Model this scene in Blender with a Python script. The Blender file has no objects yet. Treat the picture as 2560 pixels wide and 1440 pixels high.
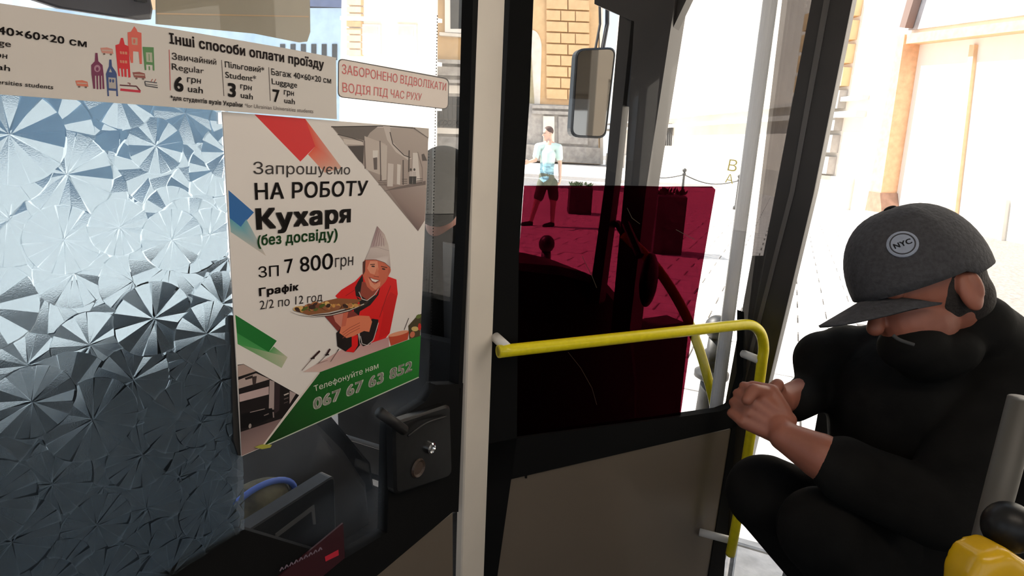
import bpy, bmesh, math, random
import numpy as np
from mathutils import Vector as V, Matrix
from mathutils.geometry import delaunay_2d_cdt, tessellate_polygon
random.seed(7)
SC = bpy.context.scene
COL = SC.collection
PI = math.pi

# ------------------------------------------------------------------ camera
FP = 1500.0                       # focal length in pixels of the 2560 x 1440 frame
TH, RO = math.radians(13.75), math.radians(2.5)
CAM = V((0, 0, 1.5))
F = V((0, math.cos(TH), -math.sin(TH)))
_R, _U = V((1, 0, 0)), V((0, math.sin(TH), math.cos(TH)))
R = _R * math.cos(RO) + _U * math.sin(RO)
U = -_R * math.sin(RO) + _U * math.cos(RO)
cd = bpy.data.cameras.new('camera'); cam = bpy.data.objects.new('camera', cd); COL.objects.link(cam)
cd.sensor_width = 36; cd.lens = 36 * FP / 2560; cd.clip_start = .02; cd.clip_end = 500
M = Matrix((R, U, -F)).transposed().to_4x4(); M.translation = CAM
cam.matrix_world = M
SC.camera = cam

# ------------------------------------------------------------------ world, sun, lamps, exposure
SC.view_settings.view_transform = 'Standard'; SC.view_settings.look = 'None'
SC.view_settings.gamma = 1; SC.view_settings.use_curve_mapping = False
SC.view_settings.exposure = 0.0
SC.cycles.use_denoising = True
SC.cycles.max_bounces = 10; SC.cycles.transparent_max_bounces = 24
SC.cycles.sample_clamp_indirect = 6
w = bpy.data.worlds.new('sky'); SC.world = w; w.use_nodes = True
nt = w.node_tree; bg = nt.nodes['Background']
geo = nt.nodes.new('ShaderNodeTexCoord'); sep = nt.nodes.new('ShaderNodeSeparateXYZ'); ramp = nt.nodes.new('ShaderNodeValToRGB')
nt.links.new(geo.outputs['Generated'], sep.inputs[0]); nt.links.new(sep.outputs['Z'], ramp.inputs[0])
ramp.color_ramp.elements[0].position = 0.0; ramp.color_ramp.elements[0].color = (.86, .93, 1, 1)
ramp.color_ramp.elements[1].position = .9; ramp.color_ramp.elements[1].color = (.45, .66, .95, 1)
nt.links.new(ramp.outputs[0], bg.inputs[0]); bg.inputs[1].default_value = 1.25
sd = bpy.data.lights.new('sun', 'SUN'); sun = bpy.data.objects.new('sun', sd); COL.objects.link(sun)
sd.energy = 13.0; sd.angle = math.radians(.6); sd.color = (1, .95, .86)
sdir = V((-.80, .28, 1.05)).normalized()
sun.rotation_euler = sdir.to_track_quat('Z', 'Y').to_euler()

# bus axes: u to the right hand side of the bus, v to its front
def ray(px, py): return (R * (px - 1280) + U * (720 - py) + F * FP)
def horizon(px):
    return 720 - (TH and (math.tan(TH) / math.cos(RO)) * FP) + (px - 1280) * math.tan(RO)
def W(px, py, z): return CAM + ray(px, py) * (z / FP)        # point at optical depth z
def hdir(px):
    r = ray(px, horizon(px)); r.z = 0; return r.normalized()
UD = hdir(2236); VD = V((-UD.y, UD.x, 0))
UP = V((0, 0, 1))
def B(u, v, z): return UD * u + VD * v + UP * z
FLOOR, CEIL = .32, 2.3

lamps = []
def lamp(u, v, p):
    d = bpy.data.lights.new('ceiling_lamp_light', 'AREA'); d.shape = 'RECTANGLE'; d.size = .25; d.size_y = 1.2; d.energy = p; d.color = (1, .82, .67)
    o = bpy.data.objects.new('ceiling_lamp_light', d); COL.objects.link(o); o.location = B(u, v, CEIL - .07)
    o.rotation_euler = (0, 0, math.atan2(VD.y, VD.x) - PI / 2); lamps.append((u, v))
lamp(.15, -.5, 4.6); lamp(.15, -2.8, 3.5)

# ------------------------------------------------------------------ helpers
class Pl:
    """vertical plane through p along d"""
    def __init__(s, p, d):
        s.p = V((p[0], p[1], 0)); s.d = V((d[0], d[1], 0)).normalized(); n = V((s.d.y, -s.d.x, 0))
        if (CAM - s.p).dot(n) < 0: n = -n
        s.n = n
    def hit(s, px, py, off=0):
        r = ray(px, py); t = ((s.p + s.n * off) - CAM).dot(s.n) / r.dot(s.n); return CAM + r * t
    def sz(s, P): return ((P - s.p).dot(s.d), P.z)
    def at(s, a, z, off=0): return s.p + s.d * a + UP * z + s.n * off

def mat(name, col, rough=.5, metal=0, var=0, scale=20, bump=0, spec=.5, attr=False, emit=None, coat=0):
    m = bpy.data.materials.new(name); m.use_nodes = True; t = m.node_tree; b = t.nodes['Principled BSDF']
    b.inputs['Base Color'].default_value = (*col, 1); b.inputs['Roughness'].default_value = rough
    b.inputs['Metallic'].default_value = metal; b.inputs['Specular IOR Level'].default_value = spec
    b.inputs['Coat Weight'].default_value = coat
    tc = t.nodes.new('ShaderNodeTexCoord')
    if attr:
        a = t.nodes.new('ShaderNodeAttribute'); a.attribute_name = 'Col'; t.links.new(a.outputs['Color'], b.inputs['Base Color'])
    elif var or bump:
        n = t.nodes.new('ShaderNodeTexNoise'); n.inputs['Scale'].default_value = scale; n.inputs['Detail'].default_value = 6
        t.links.new(tc.outputs['Object'], n.inputs['Vector'])
        if var:
            r = t.nodes.new('ShaderNodeValToRGB'); e = r.color_ramp.elements
            e[0].position = .3; e[1].position = .7
            e[0].color = (*[max(0, c * (1 - var)) for c in col], 1); e[1].color = (*[min(1, c * (1 + var)) for c in col], 1)
            t.links.new(n.outputs['Fac'], r.inputs[0]); t.links.new(r.outputs[0], b.inputs['Base Color'])
        if bump:
            bm_ = t.nodes.new('ShaderNodeBump'); bm_.inputs['Strength'].default_value = bump; bm_.inputs['Distance'].default_value = .01
            t.links.new(n.outputs['Fac'], bm_.inputs['Height']); t.links.new(bm_.outputs[0], b.inputs['Normal'])
    if emit:
        b.inputs['Emission Color'].default_value = (*emit[:3], 1); b.inputs['Emission Strength'].default_value = emit[3]
    return m
def glass(name, tint=(1, 1, 1), refl=1.0, haze=0, rough=0.0, patchy=False):
    m = bpy.data.materials.new(name); m.use_nodes = True; t = m.node_tree; t.nodes.clear()
    o = t.nodes.new('ShaderNodeOutputMaterial'); tr = t.nodes.new('ShaderNodeBsdfTransparent'); gl = t.nodes.new('ShaderNodeBsdfGlossy')
    tr.inputs[0].default_value = (*tint, 1); gl.inputs['Roughness'].default_value = rough; gl.inputs[0].default_value = (refl, refl, refl, 1)
    fr = t.nodes.new('ShaderNodeFresnel'); fr.inputs[0].default_value = 1.45
    gm = t.nodes.new('ShaderNodeNewGeometry'); iv = t.nodes.new('ShaderNodeMath'); iv.operation = 'SUBTRACT'; iv.inputs[0].default_value = 1; t.links.new(gm.outputs['Backfacing'], iv.inputs[1])
    ml = t.nodes.new('ShaderNodeMath'); ml.operation = 'MULTIPLY'; t.links.new(fr.outputs[0], ml.inputs[0]); t.links.new(iv.outputs[0], ml.inputs[1])
    mx = t.nodes.new('ShaderNodeMixShader'); t.links.new(ml.outputs[0], mx.inputs[0]); t.links.new(tr.outputs[0], mx.inputs[1]); t.links.new(gl.outputs[0], mx.inputs[2])
    out = mx
    if haze:
        df = t.nodes.new('ShaderNodeBsdfTranslucent'); df.inputs[0].default_value = (.8, .82, .84, 1)
        m2 = t.nodes.new('ShaderNodeMixShader'); m2.inputs[0].default_value = haze
        if patchy:
            tc = t.nodes.new('ShaderNodeTexCoord'); n = t.nodes.new('ShaderNodeTexNoise'); n.inputs['Scale'].default_value = 7; n.inputs['Detail'].default_value = 5
            mr = t.nodes.new('ShaderNodeMapRange'); mr.inputs[1].default_value = .4; mr.inputs[2].default_value = .7; mr.inputs[3].default_value = haze * .2; mr.inputs[4].default_value = haze * 1.6
            t.links.new(tc.outputs['Object'], n.inputs['Vector']); t.links.new(n.outputs['Fac'], mr.inputs[0]); t.links.new(mr.outputs[0], m2.inputs[0])
        t.links.new(mx.outputs[0], m2.inputs[1]); t.links.new(df.outputs[0], m2.inputs[2]); out = m2
    t.links.new(out.outputs[0], o.inputs[0]); return m

WL = {}
def props(o, label=None, cat=None, group=None, kind=None):
    if label: o['label'] = label
    if cat: o['category'] = cat
    if group: o['group'] = group
    if kind: o['kind'] = kind
    return o
def empty(name, loc, label, cat, group=None, kind=None):
    o = bpy.data.objects.new(name, None); COL.objects.link(o); o.location = loc; o.empty_display_size = .05
    WL[o.name] = V(loc); return props(o, label, cat, group, kind)
def mk(name, vs, fs, m, parent=None, smooth=False, cols=None, label=None, cat=None, group=None, kind=None):
    vs = np.array([tuple(v) for v in vs], dtype=float)
    org = V((vs[:, 0].mean(), vs[:, 1].mean(), vs[:, 2].min()))
    me = bpy.data.meshes.new(name); me.from_pydata((vs - np.array(org)).tolist(), [], [list(f) for f in fs]); me.update()
    if m: me.materials.append(m)
    if cols is not None:
        a = me.color_attributes.new('Col', 'FLOAT_COLOR', 'POINT'); a.data.foreach_set('color', np.array([(*c, 1) for c in cols], dtype=np.float32).ravel())
    if smooth: me.polygons.foreach_set('use_smooth', [True] * len(me.polygons))
    o = bpy.data.objects.new(name, me); COL.objects.link(o)
    WL[o.name] = org
    if parent: o.parent = parent; o.location = org - WL[parent.name]
    else: o.location = org
    return props(o, label, cat, group, kind)
class MB:
    def __init__(s): s.v = []; s.f = []; s.c = []
    def add(s, vs, fs, c=None):
        b = len(s.v); s.v += [V(v) for v in vs]; s.f += [tuple(i + b for i in f) for f in fs]
        if c is not None: s.c += [c] * len(vs) if not isinstance(c[0], (tuple, list)) else list(c)
        return s
    def box(s, o, a, b, c, **k):      # corner o, three edge vectors
        o, a, b, c = V(o), V(a), V(b), V(c)
        P = [o, o + a, o + a + b, o + b]; P += [p + c for p in P]
        return s.add(P, [(0, 3, 2, 1), (4, 5, 6, 7), (0, 1, 5, 4), (1, 2, 6, 5), (2, 3, 7, 6), (3, 0, 4, 7)], **k)
    def prism(s, P, n, bev=0):        # polygon P swept along vector n
        P = [V(p) for p in P]; k = len(P)
        if bev:
            c = sum(P, V()) / k; nn = n.normalized()
            Q = [p + (c - p).normalized() * bev * 1.4 for p in P]
            L = [P, [p + n - nn * bev for p in P], [q + n for q in Q]]
        else: L = [P, [p + n for p in P]]
        vs = [p for l in L for p in l]; fs = []
        for j in range(len(L) - 1):
            for i in range(k):
                a = j * k + i; b = j * k + (i + 1) % k; fs.append((a, b, b + k, a + k))
        for off, rev in ((0, True), ((len(L) - 1) * k, False)):
            for t in tessellate_polygon([P]):
                t = tuple(i + off for i in t); fs.append(t[::-1] if rev else t)
        return s.add(vs, fs)
    def tube(s, pts, r, seg=16, cap=True):
        pts = [V(p) for p in pts]; n = len(pts); rs = r if isinstance(r, (list, tuple)) else [r] * n
        t0 = (pts[1] - pts[0]).normalized(); x = t0.orthogonal().normalized(); vs = []
        for i, p in enumerate(pts):
            t = (pts[min(i + 1, n - 1)] - pts[max(i - 1, 0)]).normalized()
            x = (x - t * x.dot(t)).normalized(); y = t.cross(x)
            vs += [p + (x * math.cos(a) + y * math.sin(a)) * rs[i] for a in [2 * PI * k / seg for k in range(seg)]]
        fs = [(i * seg + k, i * seg + (k + 1) % seg, (i + 1) * seg + (k + 1) % seg, (i + 1) * seg + k) for i in range(n - 1) for k in range(seg)]
        if cap: fs += [tuple(range(seg))[::-1], tuple((n - 1) * seg + k for k in range(seg))]
        return s.add(vs, fs)
    def lathe(s, base, prof, seg=20, ax=UP):   # prof: (radius, height)
        x = ax.orthogonal().normalized(); y = ax.cross(x); vs = []
        for r, h in prof: vs += [V(base) + ax * h + (x * math.cos(2 * PI * k / seg) + y * math.sin(2 * PI * k / seg)) * max(r, 1e-4) for k in range(seg)]
        n = len(prof)
        fs = [(i * seg + k, i * seg + (k + 1) % seg, (i + 1) * seg + (k + 1) % seg, (i + 1) * seg + k) for i in range(n - 1) for k in range(seg)]
        fs += [tuple(range(seg))[::-1], tuple((n - 1) * seg + k for k in range(seg))]
        return s.add(vs, fs)
    def caps(s, a, b, ra, rb, seg=20):          # tapered capsule
        a, b = V(a), V(b); d = b - a
        if d.length < 1e-5: d = V((0, 0, 1e-4))
        t = d.normalized(); pts = []; rs = []
        for k in range(1, 8): an = PI / 2 * k / 8; pts.append(a - t * ra * math.cos(an)); rs.append(ra * math.sin(an))
        pts.append(a); rs.append(ra); pts.append(b); rs.append(rb)
        for k in range(7, 0, -1): an = PI / 2 * k / 8; pts.append(b + t * rb * math.cos(an)); rs.append(rb * math.sin(an))
        return s.tube(pts, rs, seg)
    def ell(s, c, rx, ry, rz, ax=None, seg=24):   # ellipsoid, ax = 3 unit vectors
        X, Y, Z = ax or (V((1, 0, 0)), V((0, 1, 0)), UP); c = V(c); vs = []; n = 14
        for i in range(1, n):
            th = PI * i / n
            vs += [c + X * rx * math.sin(th) * math.cos(p) + Y * ry * math.sin(th) * math.sin(p) + Z * rz * math.cos(th) for p in [2 * PI * k / seg for k in range(seg)]]
        fs = [(i * seg + k, i * seg + (k + 1) % seg, (i + 1) * seg + (k + 1) % seg, (i + 1) * seg + k) for i in range(n - 2) for k in range(seg)]
        fs += [tuple(range(seg))[::-1], tuple((n - 2) * seg + k for k in range(seg))]
        return s.add(vs, fs)
    def mk(s, name, m, parent=None, **k):
        if s.c: k['cols'] = s.c
        return mk(name, s.v, s.f, m, parent, **k)
    def remesh(s, vox, smooth=4, sub=None):
        me = bpy.data.meshes.new('tmp'); me.from_pydata([tuple(v) for v in s.v], [], s.f)
        o = bpy.data.objects.new('tmp', me); COL.objects.link(o)
        r = o.modifiers.new('r', 'REMESH'); r.mode = 'VOXEL'; r.voxel_size = vox
        if smooth: q = o.modifiers.new('s', 'SMOOTH'); q.iterations = smooth; q.factor = .5
        dg = bpy.context.evaluated_depsgraph_get(); e = o.evaluated_get(dg); m2 = e.to_mesh()
        s.v = [v.co.copy() for v in m2.vertices]; s.f = [tuple(p.vertices) for p in m2.polygons]; s.c = []
        e.to_mesh_clear(); bpy.data.objects.remove(o); return s

def slab(name, pl, pts, t0, t1, m, parent=None, bev=0, **k):
    """a solid panel: outline seen at pixels pts, standing on plane pl, from offset t0 to t1 towards the viewer"""
    P = [pl.hit(x, y, t1) for x, y in pts]; P = [p - pl.n * (t1 - t0) for p in P]
    return MB().prism(P, pl.n * (t1 - t0), bev).mk(name, m, parent, **k)
def bar_frame(name, pl, a0, a1, z0, z1, wd, t0, t1, m, parent):
    b = MB()
    for (x0, x1, y0, y1) in ((a0, a1, z0, z0 + wd), (a0, a1, z1 - wd, z1), (a0, a0 + wd, z0 + wd, z1 - wd), (a1 - wd, a1, z0 + wd, z1 - wd)):
        b.box(pl.at(x0, y0, t0), pl.d * (x1 - x0), UP * (y1 - y0), pl.n * (t1 - t0))
    return b.mk(name, m, parent)

_tc = {}
def text_mesh(body, bold):
    k = (body, bold)
    if k not in _tc:
        c = bpy.data.curves.new('t', 'FONT'); c.body = body; c.resolution_u = 4; c.fill_mode = 'NONE'
        c.space_character = 1 + max(0, bold) * 2
        o = bpy.data.objects.new('t', c); COL.objects.link(o)
        m = o.evaluated_get(bpy.context.evaluated_depsgraph_get()).to_mesh()
        pv = np.array([v.co[:2] for v in m.vertices]); pe = np.array([tuple(e.vertices) for e in m.edges])
        bpy.data.objects.remove(o)
        flip = [(q[0], q[1]) if abs(q[0] - q[1]) == 1 and q[1] > q[0] else ((q[1], q[0]) if abs(q[0] - q[1]) == 1 else (max(q), min(q))) for q in pe]
        cv_, ce_, cf_, *_r = delaunay_2d_cdt([V(q) for q in pv], [tuple(q) for q in flip], [], 0, 1e-6)
        v0 = np.array([tuple(q) for q in cv_]); f0 = []; A_ = pv[[q[0] for q in flip]]; B_ = pv[[q[1] for q in flip]]
        for t_ in cf_:
            if len(t_) < 3: continue
            x, y = v0[list(t_)].mean(0); up = (A_[:, 1] <= y) & (B_[:, 1] > y); dn = (A_[:, 1] > y) & (B_[:, 1] <= y)
            cr = (B_[:, 0] - A_[:, 0]) * (y - A_[:, 1]) - (x - A_[:, 0]) * (B_[:, 1] - A_[:, 1])
            if (up & (cr > 0)).sum() - (dn & (cr < 0)).sum() != 0: f0.append(tuple(t_))
        v, f = [], []
        sh = [(0, 0)] if bold <= 0 else [(x * bold, y * bold * .6) for x in (-1, -.5, 0, .5, 1) for y in (-1, 0, 1)]
        for dx, dy in sh: f += [tuple(i + len(v) * len(v0) for i in q) for q in f0]; v.append(v0 + (dx, dy))
        _tc[k] = (np.concatenate(v), f)
    return _tc[k]
def homog(src, dst):
    A = []
    for (x, y), (a, b) in zip(src, dst):
        A.append([x, y, 1, 0, 0, 0, -a * x, -a * y, -a]); A.append([0, 0, 0, x, y, 1, -b * x, -b * y, -b])
    return np.linalg.svd(np.array(A))[2][-1].reshape(3, 3)
def text(pl, body, quad, off, col, parent, bold=0.0, name='lettering', **k):
    """quad: pixels of top-left, top-right, bottom-right, bottom-left of the cap-height box"""
    v, f = text_mesh(body, bold); x0, x1 = v[:, 0].min(), v[:, 0].max(); cap = .728
    H = homog([(x0, cap), (x1, cap), (x1, 0), (x0, 0)], quad)
    q = np.c_[v, np.ones(len(v))] @ H.T; q = q[:, :2] / q[:, 2:]
    P = [pl.hit(a, b, off) for a, b in q]
    return mk(name, P, f, PRINT, parent, cols=[col] * len(P), **k)
def sr(*c):   # 0..255 picture colour to linear
    return tuple(((x / 255) / 12.92 if x < 10 else ((x / 255 + .055) / 1.055) ** 2.4) for x in c)
class Print:
    """flat print: coloured shapes on a sheet, each a hair above the last"""
    def __init__(s, pl, off): s.pl = pl; s.o = off; s.b = MB()
    def poly(s, pts, col):
        s.o += .000012; P = [s.pl.hit(x, y, s.o) for x, y in pts]
        c = [tuple(q) for q in col] if isinstance(col[0], (tuple, list)) else [tuple(col)] * len(P)
        s.b.add(P, [t for t in tessellate_polygon([P])], c); return s
    def ell(s, x, y, a, b, rot, col, n=20):
        c, d = math.cos(math.radians(rot)), math.sin(math.radians(rot))
        return s.poly([(x + a * math.cos(t) * c - b * math.sin(t) * d, y + a * math.cos(t) * d + b * math.sin(t) * c) for t in [2 * PI * k / n for k in range(n)]], col)
    def line(s, pts, wd, col):
        s.o += .000008
        for (x0, y0), (x1, y1) in zip(pts, pts[1:]):
            l = math.hypot(x1 - x0, y1 - y0) or 1; nx, ny = -(y1 - y0) / l * wd / 2, (x1 - x0) / l * wd / 2
            P = [s.pl.hit(x, y, s.o) for x, y in ((x0 + nx, y0 + ny), (x1 + nx, y1 + ny), (x1 - nx, y1 - ny), (x0 - nx, y0 - ny))]
            s.b.add(P, [(0, 1, 2, 3)], tuple(col))
        return s
    def mk(s, name, parent, **k): return s.b.mk(name, PRINT, parent, **k)
def curve_pts(P, n=10):        # Catmull-Rom through points
    P = [V(p) for p in P]; Q = [P[0] * 2 - P[1]] + P + [P[-1] * 2 - P[-2]]; out = []
    for i in range(1, len(Q) - 2):
        a, b, c, d = Q[i - 1:i + 3]
        for k in range(n):
            t = k / n; out.append(.5 * ((2 * b) + (c - a) * t + (2 * a - 5 * b + 4 * c - d) * t * t + (3 * b - a - 3 * c + d) * t ** 3))
    return out + [P[-1]]

# ------------------------------------------------------------------ materials
PRINT = mat('print', (1, 1, 1), .42, attr=True, spec=.3)
M_alu = mat('satin_aluminium_post', (.72, .65, .56), .45, .0, var=.05, scale=6)
M_black = mat('black_plastic', (.008, .008, .008), .38, var=.3, scale=60, spec=.3)
M_matt = mat('black_rubber', (.006, .006, .006), .8, spec=.1)
M_panel = mat('grey_beige_laminate', (.15, .12, .092), .2, var=.04, scale=3)
M_yellow = mat('yellow_powder_coat', (.86, .72, .015), .28, var=.06, scale=90, bump=.05)
M_white = mat('white_plastic', (.75, .72, .68), .4)
M_chrome = mat('chrome', (.8, .8, .8), .12, 1)
M_clear = glass('clear_glass', refl=.9)
M_haze = glass('veiled_clear_glass', refl=.9, haze=.03, patchy=True)  # milky translucency stands in for the veil of reflected light
M_red = glass('red_tinted_film', (.27, .068, .115), .5)
M_tint = glass('grey_tinted_glass', (.30, .29, .29))
M_floor = mat('grey_speckled_vinyl', (.022, .022, .024), .6, var=.4, scale=120)
M_ceil = mat('cream_ceiling_laminate', (.42, .39, .35), .6, var=.03, scale=4)
M_dark = mat('dark_charcoal_trim', (.010, .009, .009), .55, var=.3, scale=12)
M_pillar = mat('dark_brown_door_profile', (.022, .018, .016), .45, var=.2, scale=10)
M_stone = mat('grey_stone', (.34, .32, .30), .85, var=.22, scale=3, bump=.6)
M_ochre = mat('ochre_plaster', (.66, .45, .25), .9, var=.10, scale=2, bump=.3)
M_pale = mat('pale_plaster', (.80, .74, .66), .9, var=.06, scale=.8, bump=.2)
M_palest = mat('pale_stone', (.66, .62, .56), .9, var=.12, scale=1.5, bump=.4)
M_paver = mat('granite_paver', (.62, .59, .56), .8, var=.2, scale=14, bump=.4)
M_joint = mat('paver_joint_sand', (.22, .20, .18), .95, var=.3, scale=30)
M_iron = mat('black_iron', (.02, .02, .02), .5, var=.3, scale=40)
M_wood = mat('orange_brown_wood', (.76, .44, .25), .6, var=.12, scale=8)
M_pane = mat('dark_window_pane', (.03, .035, .04), .15, spec=.5)
M_skin = mat('skin', (.30, .105, .065), .5, var=.16, scale=18, bump=.08)
M_jacket = mat('black_jacket_cloth', (.0075, .0072, .0065), .85, var=.5, scale=9, bump=.5, spec=.12)
M_cap = mat('charcoal_cap_cotton', (.045, .045, .05), .85, var=.25, scale=150, bump=.3)
M_patch = mat('grey_blue_patch', (.30, .34, .42), .7, var=.1, scale=80)

# ------------------------------------------------------------------ planes of the bus
P1 = Pl(W(604, 1140, .80) * 1.0, UD)                    # cab partition with the poster
q = W(1195, 700, 1.09)
p_post = P1.hit(1215, 720)
D2 = hdir(4381)
P2 = Pl(P1.hit(1228, 720), D2)                          # cab door
RW = Pl(B(1.75, 0, 0), VD)                              # right-hand side of the bus
FW = Pl(B(0, 2.4, 0), UD)                               # front of the bus
K = dict(kind='structure')

# ------------------------------------------------------------------ bus shell
b = MB(); b.box(B(-1.2, -6, FLOOR - .12), UD * 2.6, VD * 8.4, UP * .12); b.box(B(1.4, -6, FLOOR - .12), UD * .35, VD * 5.1, UP * .12); b.box(B(1.4, .75, FLOOR - .12), UD * .35, VD * 1.65, UP * .12); b.mk('floor', M_floor, label='dark grey speckled bus floor', cat='floor', **K)
b = MB(); b.box(B(-1.25, -6, CEIL), UD * 3.05, VD * 8.5, UP * .08); b.mk('ceiling', M_ceil, label='cream bus ceiling above the picture', cat='ceiling', **K)
def wall_win(name, o, d, n, L, wins, label):
    r = MB(); z0, z1 = 1.05, 2.05
    r.box(o + UP * (FLOOR), d * L, n * .06, UP * (z0 - FLOOR)); r.box(o + UP * z1, d * L, n * .06, UP * (CEIL - z1))
    a = 0
    for (s0, s1) in wins + [(L, L)]:
        if s0 > a: r.box(o + d * a + UP * z0, d * (s0 - a), n * .06, UP * (z1 - z0))
        a = s1
    w_ = r.mk(name, M_ceil, label=label, cat='wall', **K)
    for (s0, s1) in wins:
        MB().box(o + d * s0 + UP * z0 + n * .025, d * (s1 - s0), n * .006, UP * (z1 - z0)).mk('pane', M_clear, w_)
wall_win('wall_left', B(-1.2, -6, 0), VD, -UD, 6.5, [(.2, 1.6), (1.75, 3.15), (3.3, 4.7), (4.85, 6.2)], 'cream bus wall with wide windows left of the aisle')
wall_win('wall_right', B(1.75, -6, 0), VD, UD, 5.0, [(.2, 1.6), (1.75, 3.15), (3.3, 4.7)], 'cream bus wall with wide windows behind the front door')
wall_win('wall_back', B(-1.2, -6, 0), UD, -VD, 2.95, [(.4, 2.5)], 'cream rear wall of the bus')
for u_, v_ in lamps:
    b = MB().box(B(u_ - .14, v_ - .62, CEIL - .055), UD * .28, VD * 1.24, UP * .055)
    b.mk('ceiling_lamp', mat('lamp_diffuser', (.9, .9, .85), .5, emit=(1, .92, .8, 2.0)), label='long white lamp in the bus ceiling, ' + ('nearer the cab' if v_ > -2 else 'further back'), cat='lamp')
# front and front right corner of the body
b = MB()
b.box(B(-1.2, 2.4, FLOOR - .1), UD * 3.0, VD * .06, UP * .72); b.box(B(-1.2, 2.4, 2.12), UD * 3.0, VD * .06, UP * .2)
b.box(B(-1.2, 2.36, .9), UD * .08, VD * .1, UP * 1.4)
wf = b.mk('wall_front', M_dark, label='dark bus front below and above the windscreen', cat='wall', **K)
MB().box(B(-1.15, 2.42, 1.0), UD * 2.88, VD * .006, UP * 1.15).mk('windscreen', M_clear, wf)
b = MB()
b.box(B(-1.2, .5, .3), VD * 1.9, -UD * .05, UP * .75); b.box(B(-1.2, .5, 2.05), VD * 1.9, -UD * .05, UP * .25)
b.mk('wall_driver_side', M_dark, label='dark bus side beyond the driver cab', cat='wall', **K)

# pillars of the right-hand side, in front of the door opening
slab('trim_1', RW, [(1566, -160), (1600, -160), (1537, 460), (1497, 760), (1470, 760), (1512, 460)], -.03, .02, M_pillar, label='thin dark window pillar beyond the cab door glass', cat='pillar', **K)
slab('trim_2', RW, [(1598, -160), (1712, -160), (1617, 460), (1570, 860), (1524, 860), (1561, 460)], -.06, .05, M_pillar, label='wide dark windscreen corner pillar seen through the cab door glass', cat='pillar', **K)
slab('trim_3', RW, [(1592, -160), (1640, -160), (1580, 270), (1556, 262)], -.02, -.01, mat('grey_blue_panel', (.22, .24, .28), .5), label='grey blue strip between the two dark pillars', cat='trim', **K)
slab('trim_4', RW, [(1490, -200), (2160, -200), (2160, -110), (1730, -30), (1672, 92), (1600, 60), (1486, 10)], -.02, .03, M_pillar, label='dark header over the front window corner', cat='trim', **K)
dp = empty('trim_5', RW.hit(1900, 1300), 'dark brown front door pillar left of the seated man', 'pillar', **K)
slab('profile', RW, [(2040, -60), (2144, -60), (2036, 480), (1850, 1260), (1760, 1560), (1700, 1560), (1800, 1200), (1938, 480)], -.05, .05, M_pillar, dp, bev=.006)
slab('seal', RW, [(2070, -60), (2086, -60), (1986, 480), (1862, 960), (1852, 960), (1974, 480)], .05, .058, mat('grey_door_seal', (.09, .08, .075), .35), dp)

# white tube and tinted leaf beyond the glass
b = MB(); pb = W(1795, 980, 1.72); pt = V((pb.x, pb.y, CEIL)); b.tube([V((pb.x, pb.y, FLOOR)), pt], .018, 20)
b.mk('white_pole', mat('pale_grey_pole', (.62, .62, .64), .25), label='pale grey vertical pole by the front door, behind the cab door glass', cat='pole')
dl = empty('door_2', RW.hit(1880, 1000, -.1), 'tinted glass leaf of the bus front door folded by the pillar', 'door', **K)
slab('pane', RW, [(1962, -60), (2060, -60), (1936, 640), (1880, 640)], -.10, -.094, M_tint, dl)
slab('frame', RW, [(1880, 640), (1936, 640), (1860, 1060), (1800, 1080)], -.10, -.092, M_pillar, dl)

# dashboard: the dark low mass in front of the cab door and cab
b = MB()
def zat(px, py, P): 
    r = ray(px, py); t = math.hypot(P[0], P[1]) / math.hypot(r.x, r.y); return CAM.z + r.z * t
prof = [(-1.1, 1.02), (-.6, 1.03), (-.1, 1.0), (.35, .97), (.75, .96), (1.05, .95), (1.18, .88), (1.22, .66)]
top, bot = [], []
for u_, z_ in prof: top.append(B(u_, 1.75, z_)); bot.append(B(u_, 1.75, FLOOR))
P_ = top + bot[::-1]
dash = empty('dashboard', B(.3, 2.0, FLOOR), 'black dashboard below the windscreen in the driver cab', 'dashboard')
MB().prism(P_, VD * .62, .03).mk('body', M_dark, dash)
b = MB(); b.prism([B(.75 + .30 * math.cos(a), 1.5, .90 + .17 * math.sin(a)) for a in [PI * k / 14 for k in range(15)]] + [B(.45, 1.5, .70), B(1.05, 1.5, .70)], VD * .25, .02)
b.mk('instrument_hood', M_dark, dash)
# dark console rising behind the cab door and the low stepwell wall beside it
Pq = Pl(W(1450, 800, 1.95), D2)
MBx = [(1180, 640), (1300, 660), (1400, 668), (1470, 684), (1520, 706), (1560, 752), (1590, 830), (1600, 960), (1590, 1400), (1180, 1500)]
slab('console', Pq, MBx, -.25, 0, M_dark, dash, bev=.02)
sl_ = empty('stepwell_wall', Pq.hit(1650, 1200), 'dark low wall of the step well behind the lower red film', 'low wall')
slab('panel', Pq, [(1560, 840), (1640, 818), (1712, 806), (1722, 830), (1700, 1060), (1680, 1400), (1560, 1400)], -.12, -.02, mat('dark_brown_panel', (.03, .022, .018), .6), sl_, bev=.006)
# curved yellow rail beyond the door glass
rail = empty('curved_grab_rail', W(1785, 1060, 1.62), 'curved yellow grab rail behind the cab door, seen beside the red film', 'grab rail')
P_ = curve_pts([W(1560, 585, 1.75), W(1640, 668, 1.72), W(1700, 760, 1.74), W(1740, 850, 1.78), W(1768, 940, 1.83), W(1788, 1035, 1.90), W(1788, 1150, 2.0), W(1772, 1300, 2.1)], 8)
MB().tube(P_, .0145, 14).mk('tube', M_yellow, rail, smooth=True)
e = P_[-1]; MB().tube([e, V((e.x, e.y, FLOOR))], .0145, 14).mk('leg', M_yellow, rail, smooth=True)
b = MB(); b.tube([W(1560, 585, 1.75), W(1545, 560, 1.9)], .012, 10); b.mk('bracket', M_black, rail)
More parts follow.
